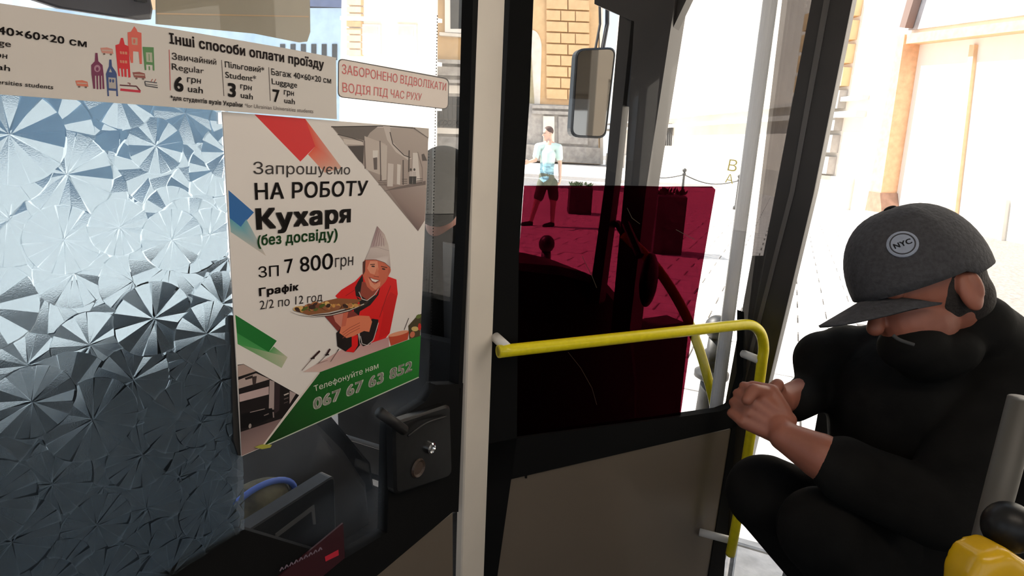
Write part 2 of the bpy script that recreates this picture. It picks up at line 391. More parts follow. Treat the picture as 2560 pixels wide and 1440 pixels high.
# dark knob / small mirror in the red film area
km = empty('round_mirror', W(1620, 690, 1.62), 'small dark rounded interior mirror behind the red film', 'mirror')
MB().ell(W(1622, 700, 1.62), .05, .02, .075, (UD, VD, UP)).mk('shell', M_black, km, smooth=True)
MB().tube([W(1600, 640, 1.64), W(1565, 560, 1.72)], .012, 10).mk('arm', M_black, km)

# outside mirror hung on its bracket
mp = Pl(W(1480, 230, 2.7), hdir(1480 + 5200))
om = empty('outside_mirror', W(1470, 345, 2.7), 'tall rounded outside mirror hanging at the bus front corner', 'mirror')
def rrect(c, r, n=5):
    out = []; k = len(c)
    for i in range(k):
        p = V((*c[i],)); a = V((*c[i - 1],)); d = V((*c[(i + 1) % k],)); e1 = p + (a - p).normalized() * r; e2 = p + (d - p).normalized() * r
        for j in range(n + 1):
            t = j / n; out.append(tuple(e1 * (1 - t) ** 2 + p * 2 * t * (1 - t) + e2 * t * t))
    return out
mo = [(1441, 121), (1542, 117), (1516, 347), (1426, 343)]
slab('shell', mp, rrect(mo, 22), -.05, .0, M_black, om, bev=.006)
mi = [(1446, 127), (1536, 123), (1511, 341), (1432, 337)]
slab('mirror_glass', mp, rrect(mi, 18), .0, .002, mat('mirror_glass', (.36, .33, .29), .03, 1), om)
MB().tube([W(1506, 125, 2.72), W(1518, 60, 2.72), W(1520, -120, 2.7)], .010, 10).mk('bracket', M_pillar, om)
MB().tube([W(1488, 125, 2.72), W(1500, 60, 2.72), W(1497, -120, 2.7)], .006, 10).mk('bracket', M_pillar, om)

# ------------------------------------------------------------------ cab partition, left part
zpost = P1.hit(1170, 1000)
pane1 = [(-260, -260), (1199, -260), (1176, 480), (1150, 1000), (1142, 1260), (860, 1420), (700, 1560), (-260, 2300)]
w1 = empty('window_1', P1.hit(800, 1400), 'clear partition glass behind the driver, left of the pale post', 'window', **K)
slab('pane', P1, [(-260, -260), (1096, -260), (1085, 480), (1071, 1000), (1062, 1300), (860, 1420), (700, 1560), (-260, 2300)], -.003, .003, M_haze, w1)
slab('pane', P1, [(1097, -260), (1199, -260), (1176, 480), (1150, 1000), (1142, 1260), (1063, 1299), (1072, 1000), (1086, 480)], -.003, .003, M_clear, w1)
slab('frame', P1, [(-420, 1920), (380, 1444), (590, 1318), (860, 1398), (968, 1332), (975, 1062), (1064, 1004), (1090, 962), (1150, 960), (1139, 1274), (935, 1446), (500, 1830), (-420, 2600)], -.012, .012, M_matt, w1)
slab('seal', P1, [(1190, -260), (1206, -260), (1177, 480), (1156, 970), (1146, 970), (1169, 480)], -.012, .012, M_matt, w1)
slab('frame', P1, [(1152, 958), (1158, 958), (1146, 1280), (1130, 1280)], -.012, .010, M_matt, w1)
pb_ = empty('wall_partition', P1.hit(1030, 1500), 'beige panel under the partition glass, left of the post', 'panel', **K)
slab('panel', P1, [(929, 1448), (1133, 1278), (1136, 2300), (300, 2300), (300, 2020)], -.010, .008, M_panel, pb_, bev=.002)
# frit dots at the edge of the hazy band
b = MB()
for k in range(120):
    y = 40 + k * 7.7; x = 1093 - (y - 60) * .02
    c = P1.hit(x, y, .0035)
    b.prism([c + P1.d * (.0013 * math.cos(a)) + UP * (.0013 * math.sin(a)) for a in [PI / 3 * j for j in range(6)]], P1.n * .0002)
b.mk('printed_dots', M_matt, w1, kind='stuff')

# post
pa, pbx = P1.hit(1179, 480, .011), P1.hit(1246, 480, .011)
post = MB(); o = V((pa.x, pa.y, FLOOR)); d = V((pbx.x - pa.x, pbx.y - pa.y, 0))
wd = d.length; dd = d.normalized()
prof = [(0, -.005), (0, .008), (.003, .011), (wd - .003, .011), (wd, .008), (wd, -.005)]
post.prism([o + dd * a + P1.n * (t - .011) for a, t in prof], UP * (CEIL - FLOOR))
post.mk('trim_6', M_alu, label='pale aluminium post standing between the poster glass and the cab door', cat='post', **K)

# ------------------------------------------------------------------ facetted frosted film
film = empty('frosted_film', P1.hit(300, 1300, .004), 'frosted privacy film of overlapping pleated fans, left of the chef poster', 'window film')
fp = [(-240, 150), (548, 262), (562, 560), (585, 880), (591, 1312), (380, 1446), (-240, 1840)]
FPp = [P1.sz(P1.hit(x, y)) for x, y in fp]
sx = [p[0] for p in FPp]; sy = [p[1] for p in FPp]
fans = []; rng = random.Random(5); tries = 0
def inpoly(x, y, P):
    c = False
    for i in range(len(P)):
        (x1, y1), (x2, y2) = P[i - 1], P[i]
        if (y1 > y) != (y2 > y) and x < (x2 - x1) * (y - y1) / (y2 - y1) + x1: c = not c
    return c
while len(fans) < 262 and tries < 40000:
    tries += 1; x = rng.uniform(min(sx) - .01, max(sx) + .01); y = rng.uniform(min(sy), max(sy) + .01)
    pr = (P1.at(x, y) - CAM); zf = pr.dot(F); px = 1280 + FP * pr.dot(R) / zf; py = 720 - FP * pr.dot(U) / zf
    if px < -70 or py > 1500 or py < 160 or px > 620: continue
    if all((x - a) ** 2 + (y - c) ** 2 > .0215 ** 2 for a, c, *_ in fans):
        n = rng.randint(14, 18); fans.append((x, y, rng.uniform(.029, .045), n, rng.random() * 2, rng.random()))
vs2 = [V(p) for p in FPp]; es = [(i, (i + 1) % len(FPp)) for i in range(len(FPp))]
for x, y, r, n, a0, pr in fans:
    b0 = len(vs2); vs2.append(V((x, y))); seg = n * 2
    for k in range(seg): vs2.append(V((x + r * math.cos(a0 + 2 * PI * k / seg), y + r * math.sin(a0 + 2 * PI * k / seg))))
    for k in range(seg): es.append((b0 + 1 + k, b0 + 1 + (k + 1) % seg))
    for k in range(n): es.append((b0, b0 + 1 + 2 * k))
cv, ce, cf, *_ = delaunay_2d_cdt(vs2, es, [], 0, 1e-6)
T = np.array([tuple(v) for v in cv]); TF = np.array([f for f in cf if len(f) == 3]); C = T[TF].mean(axis=1)
FA = np.array([(f[0], f[1], f[2], f[5]) for f in fans])
d2 = (C[:, None, 0] - FA[None, :, 0]) ** 2 + (C[:, None, 1] - FA[None, :, 1]) ** 2
cover = np.where(d2 < (FA[None, :, 2] * .999) ** 2, FA[None, :, 3], -1); own = cover.argmax(1); own[cover.max(1) < 0] = -1
def film_mat():
    m = bpy.data.materials.new('pleated_film'); m.use_nodes = True; t = m.node_tree; t.nodes.clear()
    o = t.nodes.new('ShaderNodeOutputMaterial'); rf = t.nodes.new('ShaderNodeBsdfRefraction'); rf.inputs['Roughness'].default_value = .17; rf.inputs['IOR'].default_value = 1.33
    rf.inputs[0].default_value = (.84, .88, .90, 1)
    tl = t.nodes.new('ShaderNodeBsdfTranslucent'); tl.inputs[0].default_value = (.78, .85, .90, 1); df = t.nodes.new('ShaderNodeBsdfPrincipled')
    df.inputs['Base Color'].default_value = (.10, .12, .13, 1); df.inputs['Roughness'].default_value = .4
    n = t.nodes.new('ShaderNodeTexNoise'); n.inputs['Scale'].default_value = 900; bp = t.nodes.new('ShaderNodeBump'); bp.inputs['Strength'].default_value = .15; bp.inputs['Distance'].default_value = .001
    tc = t.nodes.new('ShaderNodeTexCoord'); t.links.new(tc.outputs['Object'], n.inputs['Vector']); t.links.new(n.outputs[0], bp.inputs['Height'])
    t.links.new(bp.outputs[0], rf.inputs['Normal'])
    a = t.nodes.new('ShaderNodeMixShader'); a.inputs[0].default_value = .16; t.links.new(rf.outputs[0], a.inputs[1]); t.links.new(tl.outputs[0], a.inputs[2])
    c = t.nodes.new('ShaderNodeMixShader'); c.inputs[0].default_value = .12; t.links.new(a.outputs[0], c.inputs[1]); t.links.new(df.outputs[0], c.inputs[2])
    t.links.new(c.outputs[0], o.inputs[0]); return m
M_film = film_mat()
slab('added_dimming_sheet', P1, fp, .0055, .0062, glass('added_dimming_film', (.62, .675, .71), refl=.3), film)  # added tinted layer that dims the bright gaps between the fan facets
for i in range(-1, len(fans)):
    tri = [k for k in np.nonzero(own == i)[0] if inpoly(C[k][0], C[k][1], FPp)]
    if not tri: continue
    vs, fs = [], []
    if i >= 0:
        fx, fy, r, n, a0, _ = fans[i]; rg = random.Random(i)
        tilt = [((-1) ** j * rg.uniform(.10, .38) + rg.uniform(-.06, .06), rg.uniform(-.26, .26) ) for j in range(n + 1)]
    comp = {}
    def find(q):
        while comp.setdefault(q, q) != q: q = comp[q]
        return q
    for k in tri:
        a_ = find(TF[k][0])
        for j in TF[k][1:]: comp[find(j)] = a_
    parts = {}
    for k in tri:
        key = find(TF[k][0]); vs, fs = parts.setdefault(key, ([], []))
        b0 = len(vs)
        if i >= 0:
            wi = int(((math.atan2(C[k][1] - fy, C[k][0] - fx) - a0) % (2 * PI)) / (2 * PI / n)); am = a0 + (wi + .5) * 2 * PI / n; tt, tr_ = tilt[wi]
        for j in TF[k]:
            x, y = T[j]; h = 0
            if i >= 0:
                dx, dy = x - fx, y - fy; rad = dx * math.cos(am) + dy * math.sin(am); tan = -dx * math.sin(am) + dy * math.cos(am)
                h = tt * tan + tr_ * (rad - r * .5)
            vs.append(P1.at(x, y, .0165 + h * .8))
        fs.append((b0, b0 + 1, b0 + 2))
    for vs, fs in parts.values():
        ar = sum((vs[f[1]] - vs[f[0]]).cross(vs[f[2]] - vs[f[0]]).length for f in fs) / 2
        if ar > 1.2e-5: mk('fan' if i >= 0 else 'flat_backing', vs, fs, M_film, film)

# ------------------------------------------------------------------ poster
PO = .022
poster = empty('chef_poster', P1.hit(604, 1140, PO), 'white recruitment poster with a chef in red, taped to the partition glass', 'poster')
sheet = [(556, 279), (1072, 321), (1047, 944), (655, 1119), (604, 1141)]
slab('sheet', P1, sheet, PO - .0015, PO, mat('poster_paper', (.76, .70, .65), .42, var=.02, scale=5), poster)
p = Print(P1, PO)
G = sr(200, 184, 172)
p.poly([(636, 286), (763, 297), (788, 366), (751, 404)], sr(222, 32, 36))
p.poly([(763, 297), (855, 420), (812, 432), (770, 386), (788, 366)], [sr(226, 70, 44), sr(214, 172, 152), sr(216, 168, 148), sr(232, 96, 64), sr(228, 80, 52)])
p.mk('coloured_block', poster); p = Print(P1, PO)
p.poly([(571, 475), (635, 531), (602, 567), (574, 545)], sr(36, 104, 170))
p.poly([(574, 545), (602, 567), (616, 548), (665, 640), (577, 580)], [sr(90, 160, 176), sr(96, 164, 178), sr(120, 170, 180), sr(204, 188, 174), sr(150, 178, 176)])
p.mk('coloured_block', poster); p = Print(P1, PO)
p.poly([(588, 787), (692, 852), (672, 880), (592, 832)], sr(26, 112, 44))
p.poly([(592, 832), (672, 880), (684, 866), (719, 893), (704, 920), (594, 860)], [sr(52, 140, 66), sr(70, 150, 80), sr(90, 156, 92), sr(190, 186, 160), sr(170, 180, 146), sr(70, 150, 76)])
p.mk('coloured_block', poster)
# dusky station picture, top right
p = Print(P1, PO + .0002)
p.poly([(828, 315), (1072, 322), (1062, 551), (1045, 578)], [sr(176, 162, 152), sr(182, 168, 158), sr(160, 140, 132), sr(118, 96, 90)])
p.poly([(958, 458), (1066, 470), (1062, 551), (1045, 578)], [sr(146, 126, 118), sr(168, 150, 142), sr(150, 126, 118), sr(110, 88, 84)])
p.poly([(958, 478), (1064, 462), (1064, 452), (990, 468)], sr(112, 96, 90))
p.poly([(829, 316), (946, 315), (925, 332), (912, 352), (848, 337)], sr(104, 94, 88))
p.line([(828, 317), (960, 315), (1060, 322)], 2.5, sr(50, 42, 38)); p.poly([(858, 347), (906, 353), (908, 362), (862, 361)], sr(212, 200, 190))
p.poly([(869, 365), (910, 364), (908, 410), (898, 402)], sr(70, 60, 56)); p.line([(844, 336), (880, 345), (908, 354)], 2, sr(60, 50, 46))
p.poly([(911, 340), (964, 360), (960, 440), (916, 424)], sr(196, 182, 172)); p.line([(911, 352), (913, 422)], 3, sr(110, 96, 90))
p.poly([(958, 315), (975, 316), (978, 350), (1008, 384), (1030, 396), (1020, 400), (990, 380), (968, 350)], sr(206, 194, 186))
p.line([(975, 330), (982, 360), (1010, 388), (1026, 394)], 2.4, sr(70, 60, 56))
p.poly([(932, 376), (945, 376), (944, 396), (932, 394)], sr(222, 214, 206)); p.poly([(933, 395), (943, 393), (943, 424), (935, 424)], sr(96, 84, 80))
p.line([(950, 352), (952, 452)], 2.6, sr(88, 76, 72)); p.poly([(954, 360), (968, 364), (966, 448), (955, 452)], sr(200, 188, 178))
p.poly([(970, 408), (984, 410), (982, 466), (968, 466)], sr(208, 196, 188)); p.poly([(993, 410), (1002, 412), (1000, 462), (992, 460)], sr(218, 208, 200))
p.line([(1008, 400), (1008, 462)], 3, sr(92, 78, 74)); p.line([(1023, 376), (1022, 430)], 3, sr(74, 62, 58))
p.poly([(1032, 382), (1044, 382), (1050, 450), (1030, 456)], sr(216, 206, 198)); p.line([(1044, 380), (1056, 420), (1056, 458)], 2, sr(140, 124, 118))
p.poly([(1054, 386), (1060, 384), (1068, 402), (1056, 402)], sr(86, 74, 70))
for x in (1027, 1036):
    p.ell(x, 424, 2.6, 3.4, 0, sr(60, 48, 44)); p.poly([(x - 4, 429), (x + 4, 429), (x + 4, 442), (x - 4, 442)], sr(196, 184, 178)); p.poly([(x - 4, 441), (x + 5, 441), (x + 4, 460), (x - 4, 460)], sr(36, 30, 28))
for y in (452, 457, 462): p.line([(946, y), (967, y)], 1.4, sr(90, 76, 72)); p.line([(1005, y - 4), (1018, y - 4)], 1.4, sr(74, 62, 58)); p.line([(1042, y - 5), (1056, y - 5)], 1.4, sr(74, 62, 58))
p.poly([(1034, 318), (1072, 322), (1072, 345)], sr(200, 188, 178)); p.line([(1030, 318), (1071, 345)], 1.6, sr(120, 108, 102))
p.mk('station_picture', poster, label='sepia picture of a station canopy')
# garage picture, bottom left
p = Print(P1, PO + .0002)
p.poly([(594, 912), (609, 910), (748, 988), (652, 1119), (604, 1140)], sr(26, 20, 20))
p.poly([(594, 914), (609, 911), (640, 928), (596, 942)], sr(172, 148, 138)); p.poly([(596, 950), (640, 933), (675, 948), (596, 972)], sr(176, 156, 148))
p.poly([(612, 945), (632, 938), (632, 945), (614, 950)], sr(48, 38, 36)); p.poly([(630, 942), (642, 940), (640, 958), (632, 964)], sr(58, 46, 44))
p.poly([(598, 986), (672, 966), (672, 986), (599, 1005)], sr(184, 160, 156)); p.poly([(674, 950), (686, 954), (685, 1024), (672, 1024)], sr(164, 146, 142))
p.poly([(686, 956), (700, 962), (698, 1026), (686, 1034)], sr(52, 40, 42)); p.poly([(724, 977), (740, 984), (724, 1010)], sr(170, 150, 146))
p.line([(710, 988), (722, 983)], 3, sr(190, 176, 168)); p.line([(710, 998), (721, 994)], 2, sr(110, 98, 94)); p.line([(710, 1008), (720, 1004)], 2, sr(90, 78, 76))
p.poly([(602, 1036), (640, 1026), (680, 1020), (684, 1042), (640, 1062), (602, 1072)], sr(12, 9, 10)); p.line([(625, 1031), (662, 1022)], 2, sr(150, 134, 130)); p.line([(660, 1039), (672, 1034)], 2.4, sr(120, 108, 104))
p.ell(625, 1065, 3.5, 6, 10, sr(150, 138, 132)); p.line([(683, 1030), (684, 1044)], 3, sr(140, 124, 122))
p.poly([(602, 1080), (705, 1046), (652, 1119), (604, 1140)], [sr(110, 90, 88), sr(124, 100, 98), sr(150, 122, 116), sr(146, 120, 114)])
p.mk('garage_picture', poster, label='dark sepia picture of a car in a garage')
# green band
p = Print(P1, PO + .0003)
p.poly([(1052, 838), (1047, 944), (655, 1119), (798, 931)], [sr(34, 130, 44), sr(30, 120, 40), sr(18, 46, 14), sr(24, 92, 32)])
p.line([(798, 931), (653, 1120)], 4, sr(214, 202, 190)); p.line([(655, 1118), (1047, 943)], 2.5, sr(190, 196, 176))
p.mk('green_band', poster, label='green band with the telephone number')
# chef picture
def z(pts): return [(720 + x * .257, 560 + y * .257) for x, y in pts]
p = Print(P1, PO + .0003)
skin, skin2, dk = sr(206, 104, 76), sr(226, 146, 116), sr(26, 16, 16)
redc, redd = sr(222, 20, 22), sr(168, 10, 14)
p.poly([(757, 930)] + z([(560, 1200), (980, 1100), (985, 1195), (310, 1438)]), [sr(208, 180, 170), sr(206, 160, 156), sr(190, 140, 140), sr(196, 150, 148), sr(210, 180, 168)])
p.poly(z([(975, 1085), (1180, 1035), (1165, 1125), (1000, 1185)]), sr(190, 72, 44)); p.ell(*z([(1075, 1065)])[0], 26, 5, -14, sr(226, 150, 116))
p.poly(z([(1170, 990), (1250, 900), (1300, 870), (1285, 1090), (1180, 1120)]), sr(70, 60, 34)); p.ell(*z([(1235, 1020)])[0], 9, 6, 0, sr(206, 176, 110)); p.ell(*z([(1280, 1000)])[0], 4, 9, 0, sr(196, 40, 30)); p.ell(*z([(1270, 900)])[0], 7, 5, -30, sr(96, 110, 50)); p.ell(*z([(1210, 1075)])[0], 6, 8, 20, sr(200, 110, 80))
p.line(z([(1175, 915), (1130, 1030)]), 1.8, sr(90, 80, 74))
p.poly(z([(650, 560), (720, 490), (960, 505), (1055, 540), (1068, 680), (1030, 860), (990, 1060), (950, 1110), (800, 1160), (650, 900), (460, 700), (520, 640)]), redc)
p.poly(z([(930, 860), (905, 820), (1000, 660), (1060, 700), (1030, 860), (985, 1070), (880, 1120)]), sr(206, 14, 18)); p.line(z([(890, 910), (960, 700), (1000, 600)]), 2.2, redd); p.line(z([(560, 700), (650, 640)]), 1.6, redd)
p.poly(z([(680, 560), (725, 490), (740, 640), (760, 740), (660, 700), (650, 620)]), dk); p.poly(z([(660, 700), (700, 730), (860, 690), (900, 600), (880, 690), (800, 790), (700, 850), (690, 890), (640, 880), (640, 820), (700, 770)]), dk)
p.poly(z([(720, 560), (890, 600), (850, 690), (770, 740), (700, 690)]), sr(150, 66, 50))
p.line(z([(690, 660), (720, 730), (770, 745), (840, 690), (895, 610)]), 1.8, sr(206, 196, 188))
p.poly(z([(750, 345), (860, 350), (990, 395), (995, 470), (950, 560), (885, 630), (820, 655), (770, 610), (728, 500), (728, 390)]), skin)
p.poly(z([(800, 360), (870, 360), (880, 440), (860, 500), (800, 480), (770, 430)]), skin2); p.poly(z([(775, 520), (800, 600), (850, 640), (895, 600), (900, 560), (840, 590)]), skin2)
p.poly(z([(728, 370), (755, 350), (750, 460), (730, 500)]), sr(80, 40, 30)); p.ell(*z([(985, 455)])[0], 3.5, 8, 10, sr(196, 96, 72))
p.line(z([(800, 395), (845, 392)]), 2.2, sr(84, 40, 28)); p.line(z([(905, 412), (965, 425)]), 2.2, sr(84, 40, 28))
p.ell(*z([(828, 412)])[0], 4.6, 1.8, 5, sr(44, 22, 18)); p.ell(*z([(930, 438)])[0], 4.6, 1.8, 12, sr(44, 22, 18))
p.poly(z([(868, 420), (885, 500), (850, 510), (840, 495)]), sr(214, 120, 90)); p.line(z([(835, 508), (885, 515)]), 1.4, sr(130, 50, 40))
p.poly(z([(785, 515), (840, 535), (895, 545), (860, 575), (820, 565)]), sr(130, 36, 34)); p.poly(z([(800, 525), (840, 540), (885, 548), (850, 565), (820, 555)]), sr(236, 222, 212))
p.poly(z([(750, 350), (800, 240), (805, 220), (868, 20), (940, 100), (975, 200), (990, 300), (998, 425), (940, 375), (850, 345)]), [sr(190, 172, 166), sr(206, 190, 184), sr(176, 150, 150), sr(150, 120, 122), sr(198, 178, 170), sr(206, 190, 180), sr(204, 188, 180), sr(186, 160, 156), sr(222, 210, 204), sr(214, 200, 194)])
for a in range(5): p.line(z([(872 + a * 14, 50 + a * 22), (830 + a * 26, 218)]), 1.1, sr(140, 108, 112))
p.line(z([(805, 222), (870, 226), (985, 262)]), 1, sr(170, 150, 148)); p.line(z([(750, 350), (850, 345), (940, 375), (996, 425)]), 1.2, sr(120, 80, 76))
# arm with plate
p.poly(z([(360, 900), (560, 830), (640, 850), (700, 900), (640, 960), (540, 1000), (500, 1060)]), sr(132, 52, 44)); p.poly(z([(440, 890), (530, 850), (560, 960), (520, 1010), (460, 950)]), sr(206, 128, 110))
p.poly(z([(470, 1060), (530, 1000), (680, 1060), (700, 1180), (640, 1250), (560, 1240), (480, 1190)]), dk); p.poly(z([(620, 1080), (680, 1080), (680, 1180), (640, 1250), (560, 1240), (620, 1190)]), redc)
p.poly(z([(700, 1050), (820, 920), (880, 930), (868, 1040), (800, 1170), (730, 1190), (700, 1150)]), dk); p.line(z([(705, 1090), (720, 1165), (770, 1180), (830, 1130), (880, 960)]), 1.6, sr(206, 196, 190))
p.poly(z([(520, 990), (560, 920), (680, 890), (790, 895), (818, 950), (790, 1050), (740, 1040), (640, 1090), (570, 1110), (500, 1060)]), sr(220, 122, 88))
for a, c_ in ((0, 0), (26, 1), (52, 0)): p.line(z([(700, 960 + a), (600, 1010 + a), (530, 1060 + a)]), 1.3, sr(160, 70, 50))
p.poly(z([(540, 850), (590, 840), (560, 990), (520, 1000)]), sr(200, 100, 76))
p.poly(z([(20, 848), (100, 880), (220, 888), (400, 870), (560, 830), (700, 780), (800, 740), (760, 785), (600, 850), (420, 895), (250, 905), (120, 892)]), sr(60, 44, 36))
p.line(z([(30, 852), (120, 886), (250, 898), (420, 884), (600, 838), (740, 778)]), 1.8, sr(226, 214, 204))
rg = random.Random(2); fc = [sr(206, 150, 78), sr(150, 92, 60), sr(120, 70, 44), sr(220, 176, 104), sr(84, 96, 36), sr(186, 120, 70), sr(60, 36, 26)]
p.poly(z([(60, 845), (100, 800), (240, 800), (350, 752), (480, 722), (720, 735), (640, 800), (400, 860), (200, 885)]), sr(140, 88, 52))
for k in range(46):
    t = rg.random(); x = 80 + t * 600; y = 850 - 60 * t - rg.uniform(0, 62) * math.sin(PI * min(1, t + .15)); p.ell(*z([(x, y)])[0], rg.uniform(4, 11), rg.uniform(3, 6), rg.uniform(-40, 30), rg.choice(fc), 12)
# knives
for a, c_, e_ in (((310, 1235), (235, 1310), (135, 1425)), ((410, 1215), (370, 1280), (290, 1360)), ((495, 1215), (480, 1240), (415, 1340))):
    p.line(z([a, c_]), 4.6 if a[0] < 420 else 2, sr(52, 24, 24)); p.line(z([c_, e_]), 1.4, sr(110, 86, 80))
p.line(z([(220, 1310), (260, 1305)]), 3, dk); p.line(z([(360, 1275), (400, 1270)]), 3, dk); p.line(z([(280, 1362), (385, 1325)]), 1, sr(130, 104, 100))
p.mk('chef_picture', poster, label='printed chef in a red jacket holding a plate')
TX = PO + .00065; K0 = sr(34, 24, 22)
text(P1, 'Запрошуємо', [(633, 404), (876, 412), (875, 436), (634, 435)], TX, K0, poster, .0)
text(P1, 'НА РОБОТУ', [(636, 458), (921, 452), (917, 488), (638, 499)], TX, K0, poster, .022)
text(P1, 'Кухаря', [(638, 523), (878, 513), (877, 554), (641, 573)], TX, K0, poster, .05)
text(P1, '(без досвіду)', [(643, 588), (845, 570), (844, 597), (644, 614)], TX, sr(42, 104, 48), poster, .03)
text(P1, 'ЗП', [(645, 667), (697, 663), (697, 690), (647, 694)], TX, K0, poster, .006)
text(P1, '7 800', [(710, 647), (834, 629), (832, 672), (715, 683)], TX, K0, poster, .004)
text(P1, 'грн', [(838, 637), (884, 633), (883, 663), (838, 668)], TX, K0, poster, .0)
text(P1, 'Графік', [(647, 721), (747, 708), (746, 725), (648, 740)], TX, K0, poster, .045)
text(P1, '2/2 по 12 год', [(649, 751), (807, 731), (806, 752), (650, 774)], TX, K0, poster, -.004)
text(P1, 'Телефонуйте нам', [(784, 965), (946, 906), (946, 920), (786, 979)], TX, sr(214, 214, 196), poster, .0)
text(P1, '067 67 63 852', [(782, 997), (1032, 900), (1030, 926), (783, 1025)], TX, sr(218, 218, 200), poster, .05)
slab('tape', P1, [(636, 1118), (655, 1111), (680, 1112), (676, 1119), (655, 1123)], PO + .0024, PO + .0027, mat('yellowed_tape', (.35, .33, .05), .4), poster)
slab('clip', P1, [(545, 281), (553, 281), (555, 310), (546, 310)], .02, .024, M_chrome, poster)
slab('edge_backing', P1, [(576, 790), (588, 790), (603, 1139), (596, 1139), (584, 1100)], .004, .02, M_dark, poster)

# ------------------------------------------------------------------ fare banner
BO = .027
bn = empty('fare_banner', P1.hit(400, 250, BO), 'long white fare banner with prices across the top of the partition glass', 'banner')
slab('sheet', P1, [(-240, -28), (0, 8), (420, 70), (700, 118), (840, 144), (842, 298), (420, 267), (0, 236), (-240, 216)], BO - .0015, BO, mat('banner_paper', (.66, .61, .56), .45, var=.02, scale=5), bn)
TB = BO + .0006; K1 = sr(52, 44, 42); K2 = sr(92, 82, 78)
text(P1, 'Інші способи оплати проїзду', [(422, 82), (810, 150), (810, 172), (424, 108)], TB, sr(60, 46, 44), bn, .035)
text(P1, 'Звичайний', [(429, 131), (541, 148), (541, 162), (430, 148)], TB, K2, bn, .012); text(P1, 'Regular', [(429, 157), (510, 169), (510, 184), (430, 174)], TB, K2, bn, .004)
text(P1, '6', [(434, 190), (459, 192), (459, 229), (436, 226)], TB, K1, bn, .04); text(P1, 'грн', [(468, 189), (503, 194), (502, 209), (468, 205)], TB, K1, bn, .01); text(P1, 'uah', [(470, 212), (508, 217), (507, 234), (470, 229)], TB, K1, bn, .01)
text(P1, 'Пільговий*', [(562, 153), (661, 168), (660, 182), (563, 168)], TB, K1, bn, .012); text(P1, 'Student*', [(563, 178), (641, 189), (640, 204), (564, 194)], TB, K1, bn, .006)
text(P1, '3', [(569, 206), (590, 208), (590, 243), (570, 240)], TB, K1, bn, .04); text(P1, 'грн', [(601, 207), (630, 212), (629, 226), (601, 221)], TB, K1, bn, .014); text(P1, 'uah', [(602, 229), (633, 234), (632, 249), (602, 244)], TB, K1, bn, .01)
text(P1, 'Багаж 40×60×20 см', [(678, 171), (828, 194), (828, 209), (679, 187)], TB, K1, bn, .008); text(P1, 'Luggage', [(679, 195), (743, 205), (743, 219), (680, 210)], TB, K1, bn, .006)
text(P1, '7', [(681, 221), (699, 223), (699, 256), (684, 254)], TB, K1, bn, .02); text(P1, 'грн', [(710, 221), (735, 226), (735, 240), (710, 236)], TB, K1, bn, .014); text(P1, 'uah', [(711, 243), (738, 247), (737, 261), (711, 257)], TB, K1, bn, .01)
text(P1, '*для студентів вузів України', [(426, 238), (607, 257), (606, 268), (427, 249)], TB, K1, bn, .03); text(P1, '*for Ukrainian Universities students', [(612, 258), (784, 273), (783, 283), (612, 268)], TB, K2, bn, .0)
text(P1, 'Багаж 40×60×20 см', [(-160, 39), (217, 100), (217, 118), (-160, 61)], TB, K1, bn, .02); text(P1, 'Luggage', [(-80, 84), (28, 102), (27, 118), (-80, 100)], TB, K2, bn, .01)
text(P1, 'грн', [(-24, 126), (19, 133), (18, 147), (-24, 141)], TB, K1, bn, .01); text(P1, 'uah', [(-24, 156), (26, 163), (25, 178), (-24, 171)], TB, K1, bn, .01)
text(P1, '*for Ukrainian Universities students', [(-190, 180), (134, 212), (133, 223), (-190, 192)], TB, K1, bn, .01)
p = Print(P1, BO + .0002)
for q_, c_ in (([(423, 124), (426, 226)], sr(190, 60, 60)), ([(554, 150), (560, 240)], K2), ([(672, 168), (676, 252)], K2)): p.line(q_, 1.6, c_)
def zb(pts): return [(180 + x * .1389, 60 + y * .1389) for x, y in pts]
mar, blu, rd, sal, grn = sr(120, 50, 84), sr(60, 80, 130), sr(212, 44, 52), sr(222, 104, 90), sr(92, 140, 88)
p.poly(zb([(420, 520), (460, 520), (475, 670), (550, 740), (570, 900), (585, 1170), (550, 1170), (540, 930), (525, 930), (530, 1175), (500, 1175), (490, 930), (470, 930), (475, 1175), (445, 1175), (435, 930), (415, 930), (420, 1165), (385, 1165), (350, 900), (345, 740), (410, 670)]), mar)
p.ell(*zb([(455, 800)])[0], 8, 9, 0, sr(176, 130, 148)); p.ell(*zb([(455, 810)])[0], 3.6, 5, 0, mar)
p.mk('printed_tower', bn); p = Print(P1, BO + .0002)
p.poly(zb([(670, 640), (710, 640), (720, 760), (790, 860), (805, 900), (830, 1300), (800, 1300), (795, 1205), (660, 1195), (668, 1300), (640, 1300), (610, 900), (640, 820), (665, 760)]), blu)
p.poly(zb([(655, 960), (785, 970), (795, 1165), (665, 1155)]), sr(178, 170, 164)); p.poly(zb([(690, 800), (720, 870), (665, 865)]), sr(178, 174, 166)); p.ell(*zb([(690, 1020)])[0], 2.6, 4.5, 0, blu); p.ell(*zb([(740, 1025)])[0], 2.6, 4.5, 0, blu)
p.mk('printed_tower', bn); p = Print(P1, BO + .0002)
p.poly(zb([(1000, 150), (1060, 140), (1120, 40), (1160, 90), (1180, 140), (1250, 160), (1260, 720), (1220, 720), (1200, 500), (1100, 490), (1100, 700), (1060, 700), (1010, 420)]), sal)
p.poly(zb([(1070, 240), (1180, 250), (1180, 380), (1080, 370)]), sr(196, 160, 138)); p.ell(*zb([(1120, 310)])[0], 3, 6, 0, sal)
p.mk('printed_tower', bn); p = Print(P1, BO + .0002)
